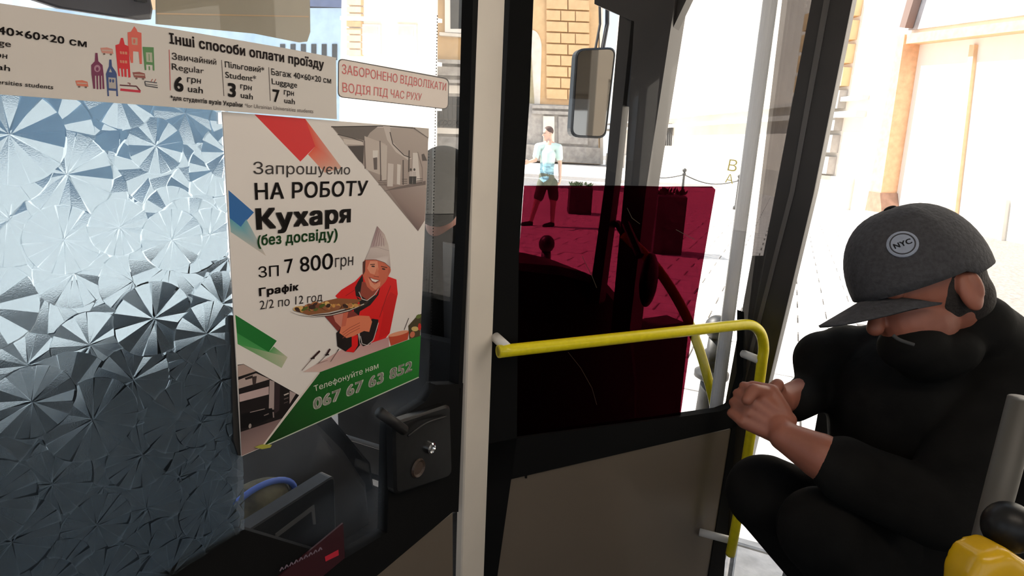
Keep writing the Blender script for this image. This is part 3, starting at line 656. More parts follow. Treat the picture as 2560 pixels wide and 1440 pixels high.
p.poly(zb([(780, 380), (850, 360), (880, 250), (920, 250), (950, 370), (1020, 400), (1055, 960), (1015, 965), (1005, 810), (980, 810), (985, 955), (945, 950), (940, 810), (915, 810), (925, 950), (895, 950), (880, 800), (850, 800), (865, 940), (835, 935), (800, 600)]), rd)
for y_ in (490, 650): p.poly(zb([(860, y_), (990, y_ + 10), (995, y_ + 60), (870, y_ + 50)]), sr(214, 140, 112)); p.line(zb([(900, y_), (905, y_ + 56)]), 1.6, rd); p.line(zb([(945, y_), (950, y_ + 56)]), 1.6, rd)
p.mk('printed_tower', bn); p = Print(P1, BO + .0002)
p.poly(zb([(1270, 410), (1470, 420), (1485, 840), (1455, 835), (1450, 740), (1335, 730), (1340, 830), (1310, 830)]), grn); p.poly(zb([(1330, 510), (1440, 515), (1450, 690), (1340, 680)]), sr(182, 182, 160)); p.line(zb([(1385, 540), (1390, 660)]), 1.8, grn); p.line(zb([(1390, 760), (1395, 830)]), 3, grn)
p.mk('printed_tower', bn); p = Print(P1, BO + .0002)
for (x, y, c_) in ((60, 1000, sr(214, 120, 96)), (510, 410, sr(206, 140, 126)), (1090, 850, sr(150, 86, 80))):
    p = Print(P1, BO + .0002); p.poly(zb([(x, y + 20), (x + 120, y + 10), (x + 220, y + 40), (x + 235, y + 130), (x + 30, y + 110)]), c_); p.poly(zb([(x + 30, y + 52), (x + 210, y + 62), (x + 212, y + 80), (x + 34, y + 72)]), sr(196, 176, 162)); p.ell(*zb([(x + 70, y + 130)])[0], 3, 2.4, 0, sr(120, 100, 92)); p.ell(*zb([(x + 190, y + 138)])[0], 3, 2.4, 0, sr(120, 100, 92)); p.mk('printed_car', bn)
p = Print(P1, BO + .0002)
p.line(zb([(860, 1100), (1160, 1120), (1235, 1210)]), 3.2, sr(96, 44, 52)); p.line(zb([(870, 1180), (1235, 1215)]), 6, sr(200, 50, 70)); p.line(zb([(1000, 1060), (1050, 1070), (1030, 1115)]), 2.4, sr(130, 80, 80))
p.mk('printed_tram', bn); p = Print(P1, BO + .0002)
p.line(zb([(1310, 1030), (1530, 1060)]), 2.6, sr(90, 90, 94)); p.line(zb([(1310, 1030), (1325, 1110), (1545, 1145)]), 2.6, sr(70, 70, 74)); p.line(zb([(1320, 1080), (1540, 1105)]), 2, sr(90, 90, 94)); p.line(zb([(1420, 1040), (1450, 990)]), 1.8, sr(170, 90, 80)); p.line(zb([(1480, 1045), (1510, 990)]), 1.8, sr(170, 90, 80))
p.mk('printed_tram', bn)

# ------------------------------------------------------------------ red lettered sticker
st = empty('warning_sticker', P1.hit(980, 260, .006), 'rounded white sticker with red lettering, right of the fare banner', 'sticker')
oq = rrect([(846, 145), (1123, 196), (1121, 274), (845, 243)], 14)
slab('border', P1, oq, .006, .0068, mat('sticker_edge', (.10, .09, .09), .5), st)
iq = rrect([(848, 148), (1121, 199), (1119, 272), (847, 241)], 13)
slab('sheet', P1, iq, .0068, .0072, mat('sticker_paper', (.85, .74, .66), .5), st)
text(P1, 'ЗАБОРОНЕНО ВІДВОЛІКАТИ', [(855, 160), (1116, 208), (1115, 227), (855, 184)], .0076, sr(214, 96, 96), st, -.004)
text(P1, 'ВОДІЯ ПІД ЧАС РУХУ', [(856, 206), (1055, 234), (1053, 252), (857, 230)], .0076, sr(214, 100, 98), st, -.004)

# ------------------------------------------------------------------ lock on the partition
lk = empty('door_lock', P1.hit(1060, 1260, .012), 'black lever lock with a chrome keyhole, left of the pale post', 'lock')
slab('housing', P1, rrect([(985, 1058), (1128, 1010), (1132, 1190), (988, 1240)], 16), .012, .030, M_black, lk, bev=.004)
MB().tube([P1.hit(948, 1030, .034), P1.hit(1010, 1075, .04)], .009, 12).mk('lever', M_dark, lk, smooth=True)
MB().tube(curve_pts([P1.hit(1020, 1090, .034), P1.hit(1065, 1058, .038), P1.hit(1114, 1041, .034)]), .0022, 8).mk('ridge', M_dark, lk, smooth=True)
cc = P1.hit(1074, 1119, .03); MB().lathe(cc, [(.011, 0), (.011, .006), (.008, .008), (.0075, .005), (0, .005)], 20, P1.n).mk('keyhole_ring', M_chrome, lk)
MB().lathe(P1.hit(1045, 1170, .03), [(.018, 0), (.016, .004), (.012, .001), (0, .001)], 20, P1.n).mk('finger_recess', mat('brown_recess', (.05, .03, .02), .5), lk)

# things lying in the cab beyond the lower pane
mn = empty('cab_monitor', W(720, 1400, 1.05), 'black flat device with rounded corner low behind the partition glass', 'monitor')
Pm = Pl(W(830, 1250, 1.08), UD); slab('case', Pm, rrect([(520, 1392), (838, 1188), (842, 1330), (560, 1520)], 14), -.03, 0, M_black, mn, bev=.003)
slab('grey_edge', Pm, [(690, 1335), (786, 1262), (790, 1310), (784, 1312), (780, 1278), (690, 1346)], 0, .002, mat('worn_grey_edge', (.08, .08, .08), .4), mn)
ch = empty('blue_rimmed_hat', W(660, 1290, 1.3), 'dark round hat with a blue rim lying in the driver cab', 'hat')
c0 = W(650, 1272, 1.12)
MB().tube([c0 + (UD * math.cos(a) * .078 + UP * math.sin(a) * .046) for a in [2 * PI * k / 32 for k in range(33)]], .006, 10, False).mk('rim', mat('blue_rim', (.05, .13, .55), .5), ch, smooth=True)
MB().ell(c0 + VD * .02, .076, .04, .044, (UD, VD, UP)).mk('crown', mat('tan_camouflage', (.11, .10, .06), .9, var=.9, scale=14), ch, smooth=True)
ms = empty('maroon_sign', P1.hit(800, 1430, .016), 'small maroon sign with blurred white and red writing at the bottom', 'sign')
slab('plate', P1, [(640, 1490), (858, 1308), (862, 1395), (700, 1530)], .013, .016, mat('maroon_plate', (.035, .004, .008), .5), ms)
p = Print(P1, .0165)
rg = random.Random(3)
for k in range(9): x = 700 + k * 12; y = 1424 - k * 6.2; p.line([(x, y + 4), (x + 5, y - 6), (x + 9, y)], 3, sr(120, 104, 116))
p.poly([(812, 1392), (846, 1374), (847, 1388), (814, 1404)], sr(190, 44, 60)); p.mk('lettering', ms)

# dark seat back added to darken the cab and hide the legs
sb_ = empty('added_dark_seat_back', W(760, 1500, 1.45), 'added dark seat back darkening the cab behind the lower partition glass, under the poster', 'seat')
Ps = Pl(W(760, 1200, 1.62), UD)
slab('cushion', Ps, [(520, 900), (690, 940), (800, 1060), (868, 1130), (925, 1215), (935, 1330), (930, 1500), (500, 1700)], -.12, 0, M_dark, sb_, bev=.02)
slab('shell', Ps, [(520, 880), (700, 925), (830, 1040), (930, 1160), (955, 1330), (950, 1500), (500, 1700)], -.16, -.13, M_black, sb_, bev=.01)

# bluish blind and dark strip above the banner, beyond the glass
bl = empty('beige_sun_blind', W(580, 110, 1.15), 'beige sun blind with a rounded corner above the fare banner', 'blind')
Pb = Pl(W(580, 50, 1.12), UD)
slab('cloth', Pb, [(392, -200), (772, -200), (776, 80), (768, 104), (750, 106), (640, 84), (392, 60)], -.004, 0, mat('beige_blind_cloth', (.42, .37, .27), .8, var=.05, scale=8), bl)
slab('seam', Pb, [(392, 32), (772, 40), (772, 43), (392, 36)], 0, .001, M_ochre, bl)
dv = empty('dark_sun_visor', W(250, 40, 1.1), 'dark navy sun visor above the left end of the fare banner', 'visor')
slab('flap', Pb, [(90, -200), (340, -200), (384, 22), (380, 48), (350, 50), (150, 20), (60, -10)], .004, .016, mat('navy_visor', (.035, .035, .05), .5), dv, bev=.003)
slab('hinge', Pb, [(340, -12), (368, -8), (368, 6), (340, 2)], .016, .022, M_black, dv)

# ------------------------------------------------------------------ cab door
d1 = empty('door_1', P2.hit(1500, 1500), 'black framed cab door with red filmed glass and grey panel', 'door', **K)
FO = .012
gl2 = [(1338, -120), (2040, -120), (1930, 560), (1853, 960), (1832, 1014), (1800, 1026), (1700, 1042), (1300, 1095), (1296, 640), (1310, 464)]
slab('pane', P2, gl2, -.002, .002, M_clear, d1)
slab('stile', P2, [(1283, -160), (1340, -160), (1324, 250), (1309, 464), (1297, 640), (1292, 1100), (1192, 1800), (1190, 1216), (1216, 960), (1250, 480)], -FO, FO, M_matt, d1)
slab('rail', P2, [(1292, 1096), (1652, 1049), (1800, 1028), (1826, 1018), (1845, 1000), (1862, 1062), (1200, 1216), (1212, 1110)], -FO, FO, M_matt, d1)
slab('stile', P2, [(1860, 780), (1866, 930), (1840, 1070), (1800, 1560), (1752, 1560), (1830, 1070), (1838, 1010), (1858, 940)], -FO, FO, M_matt, d1)
slab('panel', P2, rrect([(1199, 1214), (1831, 1069), (1700, 1900), (1180, 1990)], 10), -.008, .009, M_panel, d1, bev=.002)
slab('seal', P2, [(1188, 1216), (1199, 1214), (1182, 1900), (1172, 1900)], -FO, FO + .002, M_matt, d1)
slab('rivet', P2, [(1312, 1186), (1318, 1184), (1318, 1196), (1313, 1196)], .009, .011, M_matt, d1)
rf = empty('red_window_film', P2.hit(1540, 1060, .004), 'dark red see-through film on the cab door glass', 'window film')
slab('film', P2, [(1310, 464), (1560, 464), (1650, 466), (1780, 466), (1789, 474), (1740, 760), (1701, 1042), (1290, 1098), (1297, 640)], .003, .0034, M_red, rf)
p = Print(P2, .0045); 
for q_ in ([(1455, 640), (1480, 690), (1492, 720)], [(1420, 880), (1452, 920), (1480, 970), (1492, 1012)], [(1568, 520), (1580, 545), (1600, 560)], [(1690, 574), (1738, 600)]): p.line(q_, 1.2, sr(60, 50, 38))
p.mk('film_lines', rf)  # thin brownish lines drawn over the film
text(P2, 'В', [(1824, 398), (1846, 400), (1840, 430), (1818, 426)], .004, sr(240, 226, 140), d1, 0, 'yellow_letter'); text(P2, 'А', [(1816, 434), (1836, 437), (1832, 460), (1812, 456)], .004, sr(240, 226, 140), d1, 0, 'yellow_letter')

# yellow handrail
hr = empty('yellow_handrail', P2.hit(1850, 1400, .06), 'bright yellow bent handrail across the cab door', 'handrail')
r_ = .0135
A = P2.hit(1246, 879, .05); Bq = P2.hit(1862, 811, .075)
P_ = [A, A.lerp(Bq, .25), A.lerp(Bq, .5), A.lerp(Bq, .8), A.lerp(Bq, .94)]
arc = [P2.hit(1872, 812, .075), P2.hit(1893, 822, .076), P2.hit(1905, 842, .077), P2.hit(1909, 872, .078), P2.hit(1905, 905, .08), P2.hit(1892, 1000, .08), P2.hit(1876, 1090, .08), P2.hit(1851, 1250, .08), P2.hit(1834, 1345, .08), P2.hit(1826, 1385, .07)]
pts = curve_pts(P_ + arc, 6)
MB().tube(pts, r_, 24).mk('tube', M_yellow, hr, smooth=True)
MB().lathe(A - (Bq - A).normalized() * .001, [(r_ * .98, 0), (r_ * .8, -.001), (r_ * .7, .0), (0, .0)], 20, (Bq - A).normalized()).mk('end_cap', mat('darker_yellow_end', (.5, .42, .02), .5), hr)
def stand(px, py, off, px2, py2, nm='bracket'):
    MB().tube([P2.hit(px, py, .01), P2.hit(px2, py2, off)], .011, 16).mk(nm, M_white, hr, smooth=True)
stand(1238, 842, .05, 1266, 868); stand(1858, 884, .078, 1902, 902); stand(1748, 1330, .07, 1832, 1352)

# ------------------------------------------------------------------ grey pole and validator, bottom right
pb_ = W(2520, 1150, .78)
MB().tube([V((pb_.x, pb_.y, FLOOR)), V((pb_.x, pb_.y, 1.21))], .017, 20).mk('grey_pole', mat('grey_metal_pole', (.07, .065, .055), .5), smooth=True, label='grey metal pole at the right edge behind the yellow ticket box', cat='pole')
tb = empty('ticket_validator', W(2450, 1500, .72), 'yellow ticket validator box with a black knob in the bottom right corner', 'ticket box')
c0 = W(2468, 1480, .72); X_, Y_, Z_ = R, F, U
b = MB()
P_ = [W(2340, 1560, .70), W(2352, 1400, .70), W(2378, 1345, .70), W(2440, 1328, .70), W(2560, 1410, .70), W(2640, 1560, .70)]
b.prism([tuple_ for tuple_ in (V(q) for q in P_)], F * -.05, .006); b.remesh(.004, 14); b.mk('housing', mat('yellow_plastic', (.62, .36, .005), .25, var=.1, scale=20), tb, smooth=True)
MB().ell(W(2522, 1318, .70), .027, .027, .03).mk('knob', M_black, tb, smooth=True)
MB().tube([W(2522, 1330, .70), W(2500, 1420, .70)], .010, 10).mk('stem', mat('grey_stem', (.2, .18, .16), .5), tb)

# ------------------------------------------------------------------ seated man in a cap
man = empty('person', W(2290, 1560, 1.15), 'person in a dark cap and black jacket, head bowed, hands clasped at the yellow rail', 'person')
fw = (W(2060, 740, 1.0) - W(2330, 640, 1.08)); 
HC = W(2296, 706, 1.05)                       # head centre
# head axes: facing left, turned a little towards the viewer, bowed
fx = (-R * .93 - F * .16 - U * .36).normalized(); hz = (U * .90 - R * .34 + F * .05); hz = (hz - fx * hz.dot(fx)).normalized(); hy = hz.cross(fx).normalized()
if hy.dot(F) > 0: hy = -hy       # side axis pointing to the viewer
HA = (fx, hy, hz)
def H(a, s, u): return HC + fx * a + hy * s + hz * u
b = MB()
b.ell(H(0, 0, .02), .098, .076, .10, HA); b.ell(H(.030, 0, -.055), .066, .056, .068, HA); b.ell(H(.055, 0, -.098), .036, .034, .028, HA)
b.caps(H(.092, 0, -.012), H(.112, 0, -.042), .009, .014); b.ell(H(.088, 0, -.075), .015, .026, .008, HA)         # nose, lips
b.ell(H(.082, .032, .005), .012, .022, .009, HA); b.ell(H(.082, -.032, .005), .012, .022, .009, HA)
for s in (1, -1): b.ell(H(-.012, .078 * s, -.03), .020, .010, .034, HA); b.ell(H(-.022, .084 * s, -.022), .010, .008, .024, HA)
NK = W(2400, 850, 1.13)
b.caps(H(-.03, 0, -.05), NK, .058, .062)
SL, SR_ = W(2530, 960, 1.05), W(2120, 900, 1.26); CH = W(2300, 1020, 1.18); PE = W(2300, 1410, 1.26)
b.caps(NK, CH, .07, .12); b.caps(CH, PE, .12, .12); b.caps(SL, CH, .05, .08); b.caps(SR_, CH, .05, .08)
EL, ER = W(2345, 1275, .98), W(2060, 960, 1.29)
b.caps(SL, EL, .046, .040)
WR = W(1962, 1092, 1.06); b.caps(EL, W(2110, 1175, 1.01), .042, .043); b.caps(W(2110, 1175, 1.01), W(2050, 1140, 1.03), .043, .040); b.caps(W(2050, 1140, 1.03), WR, .040, .027)
b.caps(SR_, ER, .045, .04); WR2 = W(1958, 1000, 1.17); b.caps(ER, WR2, .035, .026)
kL, kR = W(1915, 1235, 1.20), W(2060, 1330, 1.05)
for k_, s in ((kL, -1), (kR, 1)):
    hp = PE + R * .07 * s; b.caps(hp, k_, .08, .06)
    ft = V((k_.x + .05, k_.y + .02, FLOOR + .05)) + R * .32; b.caps(k_, ft, .055, .035); b.caps(ft, ft - fx * -.12 - UP * .015, .035, .03)
# near hand: fist closed around the other one
def hand(b, wr, palm_c, across, along, out, s=1.0, curl=1.0):
    """across: index to little; along: wrist to knuckles; out: back of the hand"""
    along, across, out = along.normalized(), across.normalized(), out.normalized()
    b.caps(wr, palm_c - along * .025 * s, .025 * s, .026 * s)
    for k in range(4):
        f0 = palm_c + across * (k - 1.5) * .019 * s
        b.caps(palm_c - along * .035 * s + across * (k - 1.5) * .012 * s, f0 + along * .03 * s, .016 * s, .0125 * s)
        L = (.040, .044, .041, .032)[k] * s; k1 = f0 + along * .034 * s + out * .004 * s
        k2 = k1 + (along * .35 - out * .94).normalized() * L; k3 = k2 + (-along * .85 - out * .5).normalized() * L * .62; k4 = k3 + (-along * .8 + out * .55).normalized() * L * .5
        b.caps(k1, k2, .0105 * s, .0095 * s, 12); b.caps(k2, k3, .0095 * s, .0088 * s, 12); b.caps(k3, k4, .0088 * s, .0078 * s, 12)
    t0 = palm_c - along * .02 * s - across * .028 * s; t1 = t0 - across * .022 * s + along * .028 * s - out * .012 * s; t2 = t1 + along * .026 * s + across * .012 * s - out * .014 * s; t3 = t2 + along * .006 * s + across * .024 * s - out * .008 * s
    b.caps(t0, t1, .015 * s, .0125 * s); b.caps(t1, t2, .0125 * s, .0105 * s); b.caps(t2, t3, .0105 * s, .009 * s)
hand(b, WR, W(1915, 1045, 1.085), (U * -.75 - R * .45), (-R * .75 + U * .45 + F * .2), (-F * .8 + R * .1 - U * .2), .95)
hand(b, WR2, W(1905, 1000, 1.13), (-R * .5 - U * .75), (-R * .8 - U * .05 - F * .45), (U * .55 - R * .5 + F * .4), .92)
b.caps(W(1925, 985, 1.10), W(1885, 975, 1.08), .013, .012); b.caps(W(1885, 975, 1.08), W(1868, 1000, 1.07), .012, .010)
b.remesh(.0032, 3); b.mk('body', M_skin, man, smooth=True)
# hair at the nape and temple
b = MB(); b.ell(H(-.022, 0, -.005), .084, .0795, .085, HA); b.ell(H(-.05, 0, -.045), .055, .068, .06, HA); b.remesh(.006, 2); b.mk('hair', mat('short_dark_hair', (.02, .015, .012), .8, bump=.4, scale=200), man, smooth=True)
# jacket
b = MB()
b.caps(NK + (CH - NK) * .22, CH, .088, .155); b.caps(CH, W(2290, 1300, 1.24), .165, .155); b.caps(W(2290, 1300, 1.24), PE, .155, .15)
b.caps(SL, CH, .078, .13); b.caps(SL + R * .02, NK, .065, .07); b.caps(SR_, CH, .075, .13); b.caps(SR_, NK, .06, .075)
b.caps(SL, EL, .072, .064); b.caps(EL, W(2125, 1185, 1.01), .064, .056); b.caps(W(2140, 1190, 1.01), W(2112, 1172, 1.012), .058, .055)
b.caps(SR_, W(2060, 900, 1.27), .07, .06); b.caps(W(2060, 900, 1.27), ER, .062, .056); b.caps(ER, W(1985, 1010, 1.19), .05, .036)
b.caps(W(2520, 1050, 1.12), W(2560, 1400, 1.15), .12, .14)
b.caps(W(2420, 1400, 1.14), W(2200, 1380, 1.14), .13, .11)
b.ell(H(.060, 0, -.095), .050, .062, .045, HA); b.ell(H(.02, 0, -.125), .068, .068, .045, HA)
b.caps(H(-.07, 0, -.11), W(2490, 900, 1.12), .06, .09)
b.remesh(.007, 6); b.mk('jacket', M_jacket, man, smooth=True)
# collar
b = MB(); ring = [NK.lerp(H(-.03, 0, -.05), .33) + (hy * math.sin(a) * .078 + fx * (math.cos(a) * .085 + .012)) for a in [2 * PI * k / 28 for k in range(29)]]
b.tube(ring, .018, 12, False); b.mk('collar', M_jacket, man, smooth=True)
MB().tube(curve_pts([W(2232, 838, .985), W(2250, 850, .98), W(2285, 862, .975)]), .003, 8).mk('scarf_edge', mat('grey_scarf', (.05, .05, .05), .9), man, smooth=True)
# trousers
b = MB()
for k_, s in ((kL, -1), (kR, 1)):
    hp = PE + R * .07 * s; b.caps(hp, k_, .125, .078); ft = V((k_.x + .05, k_.y + .02, FLOOR + .075)) + R * .32; b.caps(k_, ft, .076, .062)
b.remesh(.008, 4); b.mk('trousers', M_jacket, man, smooth=True)
b = MB()
for k_, s in ((kL, -1), (kR, 1)):
    ft = V((k_.x + .05, k_.y + .02, FLOOR + .04)) + R * .32; b.caps(ft, ft + fx * .16 - UP * .0, .044, .036)
b.remesh(.007, 2); b.mk('shoes', M_black, man, smooth=True)
# cap: crown from a dome, brim, button, badge
vs, fs = [], []; NS, NR = 36, 14
for i in range(NR + 1):
    th = (PI * .53) * i / NR
    for k in range(NS):
        a = 2 * PI * k / NS; seam = 1 - .006 * (abs(math.cos(3 * a)) ** 20)
        rr = math.sin(th) ** .85
        vs.append(H(-.006, 0, .006) + fx * (.116 * rr * math.cos(a) * seam) + hy * (.092 * rr * math.sin(a) * seam) + hz * (.128 * math.cos(th) * seam + (.012 * rr if math.cos(a) > 0 else 0)))
fs = [(i * NS + k, i * NS + (k + 1) % NS, (i + 1) * NS + (k + 1) % NS, (i + 1) * NS + k) for i in range(NR) for k in range(NS)]
cp = mk('cap', vs, fs, M_cap, man, smooth=True)
sm = cp.modifiers.new('s', 'SOLIDIFY'); sm.thickness = .003
br = MB(); vs = []; n = 20
for j in range(7):
    t = j / 6
    for k in range(n + 1):
        s = -1 + 2 * k / n; y = s * .078; x0 = .105 * math.sqrt(max(0, 1 - (y / .092) ** 2)); L = .108 * (1 - abs(s) ** 2.6) 
        vs.append(H(x0 - .012 + L * t, y * (1 - .08 * t), .006 - t * .012 * (1 - abs(s) ** 2) - .034 * s * s))
fs = [(j * (n + 1) + k, j * (n + 1) + k + 1, (j + 1) * (n + 1) + k + 1, (j + 1) * (n + 1) + k) for j in range(6) for k in range(n)]
bo = mk('cap_brim', vs, fs, M_cap, man, smooth=True); sm = bo.modifiers.new('s', 'SOLIDIFY'); sm.thickness = .004
MB().ell(H(-.006, 0, .136), .011, .011, .006, HA).mk('cap_button', M_jacket, man, smooth=True)
# badge: direction on the dome facing front-left towards the viewer
th, a = PI * .335, .92; rr = math.sin(th) ** .85
bc = H(-.006, 0, .006) + fx * (.116 * rr * math.cos(a)) + hy * (.092 * rr * math.sin(a)) + hz * (.128 * math.cos(th) + .012 * rr)
bn_ = (fx * (math.cos(a) * rr / .116) + hy * (math.sin(a) * rr / .092) + hz * (math.cos(th) / .128)).normalized(); bx = bn_.cross(hz).normalized() * -1; by = bx.cross(bn_).normalized()
if by.dot(hz) < 0: by = -by
if bx.dot(R) < 0: bx = -bx
b = MB(); b.lathe(bc, [(.0225, -.004), (.0225, .003), (.020, .0045), (0, .0045)], 28, bn_); bd = b.mk('badge', M_patch, man)
b = MB(); b.tube([bc + bn_ * .0045 + (bx * math.cos(q) + by * math.sin(q)) * .0175 for q in [2 * PI * k / 28 for k in range(29)]], .0011, 6, False); b.mk('badge_ring', M_cap, bd)
v_, f_ = text_mesh('NYC', .03); v_ = (v_ - (v_.min(0) + v_.max(0)) / 2) * (.026 / (v_[:, 0].max() - v_[:, 0].min()))
mk('lettering', [bc + bn_ * .0052 + bx * x + by * y for x, y in v_], f_, M_cap, bd)
MB().ell(W(2385, 1238, 1.0), .012, .006, .02, (R, F, U)).mk('pocket_tag', mat('yellow_green_tag', (.16, .20, .03), .6), man, smooth=True)
# seat he sits on
se = empty('bus_seat', W(2300, 1620, 1.3), 'black bus seat under the bowed person', 'seat')
sc_ = PE - UP * .19
b = MB(); b.box(sc_ - UD * .05 - VD * .25 - UP * .05, UD * .45, VD * .5, UP * .08); b.mk('cushion', M_dark, se)
b = MB(); b.box(sc_ + UD * .40 - VD * .25 - UP * .05, UD * .06, VD * .5, UP * .45); b.mk('backrest', M_dark, se)
b = MB(); b.box(V((sc_.x, sc_.y, FLOOR)) + UD * .05 - VD * .15, UD * .3, VD * .3, UP * max(.05, sc_.z - .05 - FLOOR)); b.mk('plinth', M_matt, se)

# ------------------------------------------------------------------ driver, seen beside the poster
dr = empty('person', W(1090, 1300, 1.9), 'person silhouetted in a dark cap behind the poster, left of the post', 'person')
hc = W(1112, 462, 2.05); dx_, dy_, dz_ = (R * .42 + F * .9).normalized(), None, (U * .95 + R * .1).normalized(); dx_ = (dx_ - dz_ * dx_.dot(dz_)).normalized(); dy_ = dz_.cross(dx_)
def D(a, s, u): return hc + dx_ * a + dy_ * s + dz_ * u
b = MB(); A3 = (dx_, dy_, dz_)
b.ell(D(0, 0, .02), .09, .075, .095, A3); b.ell(D(.025, 0, -.06), .06, .052, .06, A3); b.caps(D(.085, 0, -.02), D(.1, 0, -.04), .008, .012)
for s in (1, -1): b.ell(D(-.01, .075 * s, -.02), .017, .009, .03, A3)
ch_ = hc - UP * .38 - R * .03; b.caps(D(-.02, 0, -.06), hc - UP * .22, .052, .06); b.caps(hc - UP * .24, ch_, .06, .10); b.caps(ch_, ch_ - UP * .35, .1, .12)
for s in (-1, 1):
    sh = hc - UP * .25 + dy_ * .19 * s; el = sh - UP * .27 + dx_ * .05; b.caps(sh, el, .045, .038); wr_ = el + dx_ * .2 - UP * .03; b.caps(el, wr_, .038, .026); hand(b, wr_, wr_ + dx_ * .06, -dz_, dx_, dy_ * s, .9)
    kn = ch_ - UP * .38 + dy_ * .1 * s + (R * .8 + F * .5) * .36; b.caps(ch_ - UP * .35 + dy_ * .08 * s, kn, .075, .055); b.caps(kn, V((kn.x, kn.y, FLOOR + .05)), .052, .035)
b.remesh(.006, 3); b.mk('body', M_skin, dr, smooth=True)
b = MB(); b.caps(hc - UP * .20, ch_, .075, .14); b.caps(ch_, ch_ - UP * .36, .14, .155)
for s in (-1, 1):
    sh = hc - UP * .25 + dy_ * .19 * s; el = sh - UP * .27 + dx_ * .05; b.caps(sh, hc - UP * .18, .062, .07); b.caps(sh, el, .065, .056); b.caps(el, el + dx_ * .2 - UP * .03, .054, .04)
b.remesh(.008, 4); b.mk('jacket', M_jacket, dr, smooth=True)
b = MB()
for s in (-1, 1):
    kn = ch_ - UP * .38 + dy_ * .1 * s + (R * .8 + F * .5) * .36; b.caps(ch_ - UP * .36 + dy_ * .08 * s, kn, .10, .07); b.caps(kn, V((kn.x, kn.y, FLOOR + .12)), .068, .05)
b.remesh(.009, 3); b.mk('trousers', M_jacket, dr, smooth=True)
b = MB(); b.ell(D(-.005, 0, .045), .104, .088, .085, A3); b.caps(D(.09, .04, .03), D(.09, -.04, .03), .03, .03); b.remesh(.006, 3); b.mk('cap', M_jacket, dr, smooth=True)
b = MB(); b.ell(D(-.022, 0, -.02), .096, .084, .095, A3); b.ell(D(-.035, 0, -.08), .07, .075, .07, A3); b.remesh(.007, 2); b.mk('hair', M_jacket, dr, smooth=True)  # hair enlarged and blackened over sunlit skin, standing in for the silhouette's shade
ds = empty('driver_seat', ch_ - UP * .6, 'black driver seat behind the partition, under the silhouetted person', 'seat')
b = MB(); o_ = ch_ - UP * .48 - dx_ * .25 - dy_ * .24; b.box(V((o_.x, o_.y, ch_.z - .62)), V((dx_.x, dx_.y, 0)).normalized() * .5, V((dy_.x, dy_.y, 0)).normalized() * .48, UP * .1); b.mk('cushion', M_dark, ds)
b = MB(); b.box(V((o_.x, o_.y, ch_.z - .5)), V((dx_.x, dx_.y, 0)).normalized() * .04, V((dy_.x, dy_.y, 0)).normalized() * .48, UP * .42); b.mk('backrest', M_dark, ds)
o2 = ch_ - dx_ * .05 - dy_ * .1; b = MB(); b.box(V((o2.x, o2.y, FLOOR)), V((dx_.x, dx_.y, 0)).normalized() * .2, V((dy_.x, dy_.y, 0)).normalized() * .2, UP * (ch_.z - .62 - FLOOR)); b.mk('pedestal', M_matt, ds)

# ------------------------------------------------------------------ street
st_ = MB().box((-60, -40, -.2), (120, 0, 0), (0, 130, 0), (0, 0, .185)).mk('street', M_joint, label='pale stone paved street outside the bus', cat='street', **K)
ang = math.radians(-24); ex, ey = V((math.cos(ang), math.sin(ang), 0)), V((-math.sin(ang), math.cos(ang), 0))
cand = []
for i in range(-30, 60):
    for j in range(-10, 90):
        c = ex * (i * .5 + (j % 2) * .25) + ey * (j * .3)
        v = c - CAM; zf = v.dot(F)
        if zf < 1.5: continue
        px = 1280 + FP * v.dot(R) / zf
        py = 720 - FP * v.dot(U) / zf
        inbus = c.dot(UD) < 1.85 and c.dot(VD) < 2.55
        if 1240 < px < 2200 and py < 1500 and not inbus and c.y < 22: cand.append((zf, c))
cand.sort(key=lambda t: t[0])
rg = random.Random(9)
me_cache = []
for q in range(4):
    b = MB(); s0, s1, h = .243, .143, .03 + .0; ch2 = .008
    P_ = [(-s0, -s1), (s0, -s1), (s0, s1), (-s0, s1)]
    b.add([V((x, y, -.015)) for x, y in P_] + [V((x, y, .004)) for x, y in P_] + [V((x * .975, y * .95, .010 + rg.uniform(-.002, .002))) for x, y in P_],
          [(0, 1, 5, 4), (1, 2, 6, 5), (2, 3, 7, 6), (3, 0, 4, 7), (4, 5, 9, 8), (5, 6, 10, 9), (6, 7, 11, 10), (7, 4, 8, 11), (8, 9, 10, 11)])
    me = bpy.data.meshes.new('paver'); me.from_pydata([tuple(v) for v in b.v], [], b.f); me.materials.append(M_paver); me_cache.append(me)
rest = MB()
for k, (zf, c) in enumerate(cand):
    if k < 300:
        o = bpy.data.objects.new('paver', me_cache[k % 4]); COL.objects.link(o); o.parent = st_; o.location = c + V((0, 0, rg.uniform(-.003, .003))) - WL[st_.name]; o.rotation_euler = (rg.uniform(-.006, .006), rg.uniform(-.006, .006), ang + (PI if rg.random() < .5 else 0))
    else:
        me = me_cache[k % 4]; rest.add([c + ex * v.co.x + ey * v.co.y + UP * v.co.z for v in me.vertices], [tuple(p.vertices) for p in me.polygons])
rest.mk('paving', M_paver, st_, kind='stuff')
# outlying paving beyond the pavers
MB().box((-60, 22, -.02), (120, 0, 0), (0, 40, 0), (0, 0, .03)).mk('far_paving', M_paver, st_)
MB().box((-60, 2.8, -.02), (59.6, 0, 0), (0, 19.2, 0), (0, 0, .025)).mk('far_paving', M_paver, st_)

